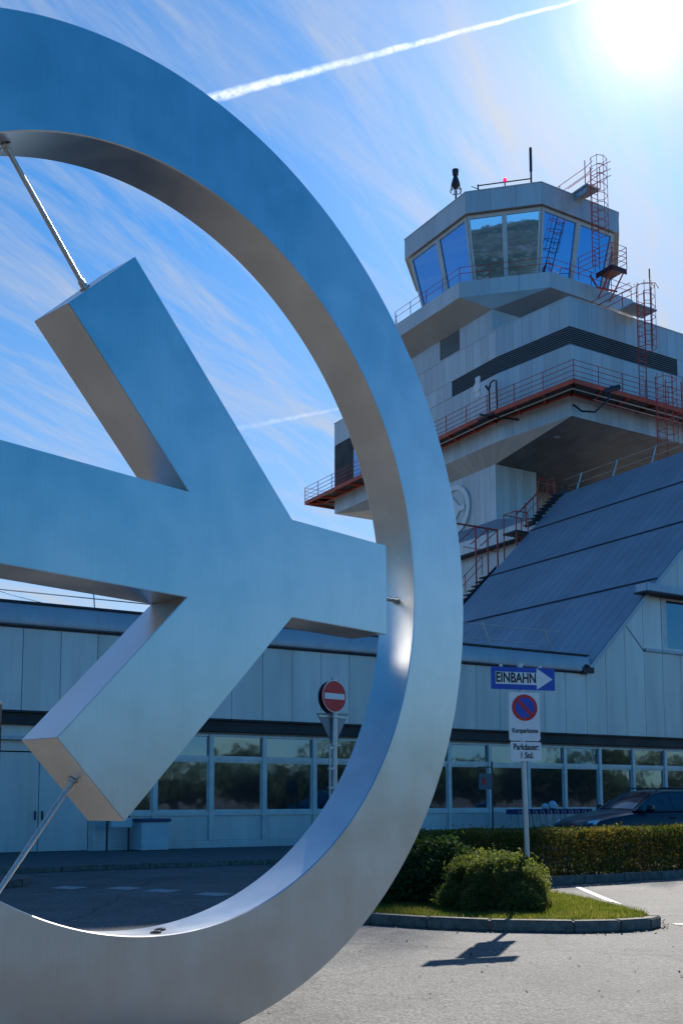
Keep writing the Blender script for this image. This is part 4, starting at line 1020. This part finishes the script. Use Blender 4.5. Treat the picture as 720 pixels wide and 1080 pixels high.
# stations: x, half-width, sill z, belt z, deck z, crown half width
st_ = [(2.32, .55, .42, .62, .66), (2.26, .72, .30, .70, .76), (2.05, .84, .24, .78, .86), (1.6, .90, .22, .88, .97), (1.0, .92, .22, .96, 1.05), (.72, .925, .22, .98, 1.07), (0, .93, .22, .99, 1.02),
       (-1.0, .93, .22, 1.01, 1.04), (-1.7, .91, .24, 1.03, 1.06), (-2.1, .87, .28, 1.04, 1.07), (-2.27, .80, .34, 1.03, 1.06), (-2.33, .72, .42, .98, 1.0)]
b = CA.mb(); vs = []; k = 0
for x, hw, s0, bz_, dz_ in st_:
    sec = [(-hw*.8, s0), (-hw*.97, s0+.12), (-hw, (s0+bz_)/2), (-hw*.985, bz_-.08), (-hw*.93, bz_), (-hw*.72, dz_-.015), (-hw*.4, dz_), (0, dz_+.008)]
    sec = sec+[(-y, z) for y, z in sec[:-1]][::-1]; k = len(sec); vs += [(x, y, z) for y, z in sec]
ns = len(st_)
b.add(vs, [(j*k+i, j*k+(i+1) % k, (j+1)*k+(i+1) % k, (j+1)*k+i) for j in range(ns-1) for i in range(k)]+[tuple(range(k)), tuple(range((ns-1)*k, ns*k))])
body = b.build('body', 'carpaint', smooth=True)
# greenhouse
gh = [(.86, .80, .80, 1.035, 1.045), (.50, .80, .74, 1.02, 1.27), (.10, .81, .66, 1.02, 1.47), (-.25, .82, .63, 1.02, 1.525), (-1.0, .82, .62, 1.03, 1.53), (-1.7, .80, .60, 1.04, 1.49), (-2.0, .77, .58, 1.05, 1.42), (-2.22, .72, .66, 1.05, 1.12)]
b = CA.mb(); vs = []
for x, hb_, ht, z0, z1 in gh:
    sec = [(-hb_, z0), (-(hb_*.35+ht*.65), z0+(z1-z0)*.65), (-ht, z1-.035*(z1-z0)/.5), (-ht*.8, z1-.004), (0, z1+.012), (ht*.8, z1-.004), (ht, z1-.035*(z1-z0)/.5), (hb_*.35+ht*.65, z0+(z1-z0)*.65), (hb_, z0)]
    k = len(sec); vs += [(x, y, z) for y, z in sec]
ns = len(gh)
b.add(vs, [(j*k+i, j*k+(i+1) % k, (j+1)*k+(i+1) % k, (j+1)*k+i) for j in range(ns-1) for i in range(k)]+[tuple(range(k)), tuple(range((ns-1)*k, ns*k))])
b.build('roof', 'carpaint', smooth=True)
def gside(x, t, s_):
    for j in range(len(gh)-1):
        if gh[j][0] >= x >= gh[j+1][0]:
            f = (gh[j][0]-x)/(gh[j][0]-gh[j+1][0]); hb_, ht, z0, z1 = [gh[j][q]*(1-f)+gh[j+1][q]*f for q in (1, 2, 3, 4)]
            zt_ = z1-.035*(z1-z0)/.5; return (x, s_*((hb_+(ht-hb_)*t*.97)+.006), z0+(zt_-z0)*t)
for s_ in (1, -1):
    for xa, xb in ((.60, -.32), (-.38, -1.28), (-1.34, -1.95)):
        b = CA.mb(); m_ = 6
        lo_ = [gside(xa+(xb-xa)*i/m_, .10, s_) for i in range(m_+1)]; hi_ = [gside(xa+(xb-xa)*i/m_, .90, s_) for i in range(m_+1)]
        b.add(lo_+hi_, [(i, i+1, m_+2+i, m_+1+i) for i in range(m_)]); b.build('side_window', 'carglass', smooth=True)
b = CA.mb(); rows = []
for f in (.06, .3, .55, .8, .96):
    x = .86+(.10-.86)*f
    for j in range(len(gh)-1):
        if gh[j][0] >= x >= gh[j+1][0]:
            g_ = (gh[j][0]-x)/(gh[j][0]-gh[j+1][0]); ht, z1 = gh[j][2]*(1-g_)+gh[j+1][2]*g_, gh[j][4]*(1-g_)+gh[j+1][4]*g_
    rows.append([(x+.004, ht*.86*t, z1+.018*(1-t*t)+.004) for t in (-1, -.6, -.2, .2, .6, 1)])
vs = [q for r_ in rows for q in r_]; b.add(vs, [(j*6+i, j*6+i+1, (j+1)*6+i+1, (j+1)*6+i) for j in range(4) for i in range(5)]); b.build('windscreen', 'carglass', smooth=True)
for s_ in (1, -1):
    b = CA.mb(); b.path([(.0, s_*.60, 1.50), (-.1, s_*.60, 1.575), (-1.6, s_*.575, 1.57), (-1.75, s_*.575, 1.50)], .017, 8); b.build('roof_rail', 'darkmetal', smooth=True)
    b = CA.mb(); b.lathe((.55, s_*1.03, 1.09), [(.02, -.07), (.09, -.06), (.11, 0), (.09, .05), (.02, .07)], 14, 'x'); b.tube((.56, s_*.86, 1.04), (.55, s_*1.0, 1.08), .03); b.build('wing_mirror', 'carpaint', smooth=True)
    b = CA.mb(); b.slab([(2.16, s_*.60, .70), (2.05, s_*.82, .74), (1.92, s_*.86, .84), (2.12, s_*.62, .80)], (.035, s_*.02, .01)); b.build('headlight', 'lens')
    b = CA.mb(); b.slab([(-2.26, s_*.60, .85), (-2.15, s_*.86, .85), (-2.12, s_*.85, 1.0), (-2.26, s_*.62, 1.0)], (-.03, s_*.015, 0)); b.build('tail_light', 'redsign')
    for x_ in (-.25, -1.2): b = CA.mb(); b.box(x_-.09, x_+.09, s_*.925-.012, s_*.925+.012+.012*s_, .86, .89); b.build('door_handle', 'carpaint')
    for x_ in (1.42, -1.40):
        b = CA.mb(); b.lathe((x_, s_*.82, .325), [(.2, -.11), (.31, -.11), (.325, -.08), (.325, .08), (.31, .11), (.2, .11)], 28, 'y'); wh = b.build('wheel', 'rubber', smooth=True)
        b = CA.mb(); b.lathe((x_, s_*.85, .325), [(.04, .085), (.20, .06), (.215, .09), (.215, -.06), (.04, -.06)] if s_ > 0 else [(.04, -.085), (.20, -.06), (.215, -.09), (.215, .06), (.04, .06)], 20, 'y'); b.build('rim', 'rim', parent=wh, smooth=True)
b = CA.mb(); b.box(2.25, 2.335, -.42, .42, .42, .60); b.build('grille', 'black')
CA.e.location = (8.4, 30.0, .02); CA.e.rotation_euler = (0, 0, R(204)); CA.e.scale = (1.08, 1.06, 1.16)

# ------------------------------------------------------------------ contrail, 9 km up the line of sight
m, nt, out = new_mat('ice_trail')
co = objco(nt); n1 = noise(nt, .009, 10, .75, co, .6); n2 = noise(nt, .0011, 3, .5, co)
lw = nt.nodes.new('ShaderNodeLayerWeight'); lw.inputs[0].default_value = .5
inv = nt.nodes.new('ShaderNodeMath'); inv.operation = 'SUBTRACT'; inv.inputs[0].default_value = 1.; L(nt, lw.outputs['Facing'], inv.inputs[1])
pw = nt.nodes.new('ShaderNodeMath'); pw.operation = 'POWER'; pw.inputs[1].default_value = 2.4; L(nt, inv.outputs[0], pw.inputs[0])
rp = ramp(nt, n1.outputs[0], [(.36, .02), (.66, .85)]); mm = nt.nodes.new('ShaderNodeMath'); mm.operation = 'MULTIPLY'; L(nt, pw.outputs[0], mm.inputs[0]); L(nt, rp.outputs[0], mm.inputs[1])
r4 = ramp(nt, n2.outputs[0], [(.3, .15), (.6, .48)]); m5 = nt.nodes.new('ShaderNodeMath'); m5.operation = 'MULTIPLY'; L(nt, mm.outputs[0], m5.inputs[0]); L(nt, r4.outputs[0], m5.inputs[1])
df = nt.nodes.new('ShaderNodeBsdfTranslucent'); df.inputs[0].default_value = (.95, .96, 1, 1); tp = nt.nodes.new('ShaderNodeBsdfTransparent'); mx = nt.nodes.new('ShaderNodeMixShader')
L(nt, m5.outputs[0], mx.inputs[0]); L(nt, tp.outputs[0], mx.inputs[1]); L(nt, df.outputs[0], mx.inputs[2]); L(nt, mx.outputs[0], out.inputs[0])
M['trail'] = m
m2 = m.copy(); m2.name = 'thin_ice_trail'; m2.node_tree.nodes[mm.name].inputs[1].default_value = 1
for nd_ in m2.node_tree.nodes:
    if nd_.type == 'VALTORGB' and abs(nd_.color_ramp.elements[1].color[0]-.85) < .001: nd_.color_ramp.elements[1].color = (.28, .28, .28, 1)
M['faint_trail'] = m2
def dirpx(x, y, dist):
    v = (Rr*((x-360)/1119)+Uu*(-(y-724.5)/1119)+Ff).normalized(); return v*dist
def contrail(px0, px1, trad, mat, label):
  pa, pb = dirpx(*px0, 14500), dirpx(*px1, 15500)
  dd = pb-pa; b = MB(); n = 14; S = 90; vs = []
  ax = dd.normalized(); a0 = ax.orthogonal().normalized(); b0 = ax.cross(a0)
  for j in range(S+1):
      t = -.25+1.28*j/S; c = pa+dd*t; wv = Vector((0, 0, 1))*(4*math.sin(t*37)+3*math.sin(t*81+1)); rr = trad*(1.15-.75*max(0, t))*(1+.05*math.sin(t*60)+.04*math.sin(t*133))
      if j == S: rr = 4
      for i in range(n): th = 2*math.pi*i/n; vs.append(tuple(c+wv+a0*math.cos(th)*rr+b0*math.sin(th)*rr))
  b.add(vs, [(j*n+i, j*n+(i+1) % n, (j+1)*n+(i+1) % n, (j+1)*n+i) for j in range(S) for i in range(n)])
  o = b.build('contrail', mat, smooth=True); single(o, label, 'contrail')


contrail((190, 112), (600, 3), 66, 'trail', 'bright white condensation trail slanting up across the upper sky')
contrail((180, 466), (372, 428), 60, 'faint_trail', 'faint old condensation trail seen through the steel ring')
# ------------------------------------------------------------------ render settings
vs_ = sc.view_settings; vs_.view_transform = 'Standard'; vs_.look = 'None'; vs_.gamma = 1; vs_.exposure = .72; vs_.use_curve_mapping = False
sc.cycles.use_denoising = True
sc.cycles.max_bounces = 8; sc.cycles.transparent_max_bounces = 16
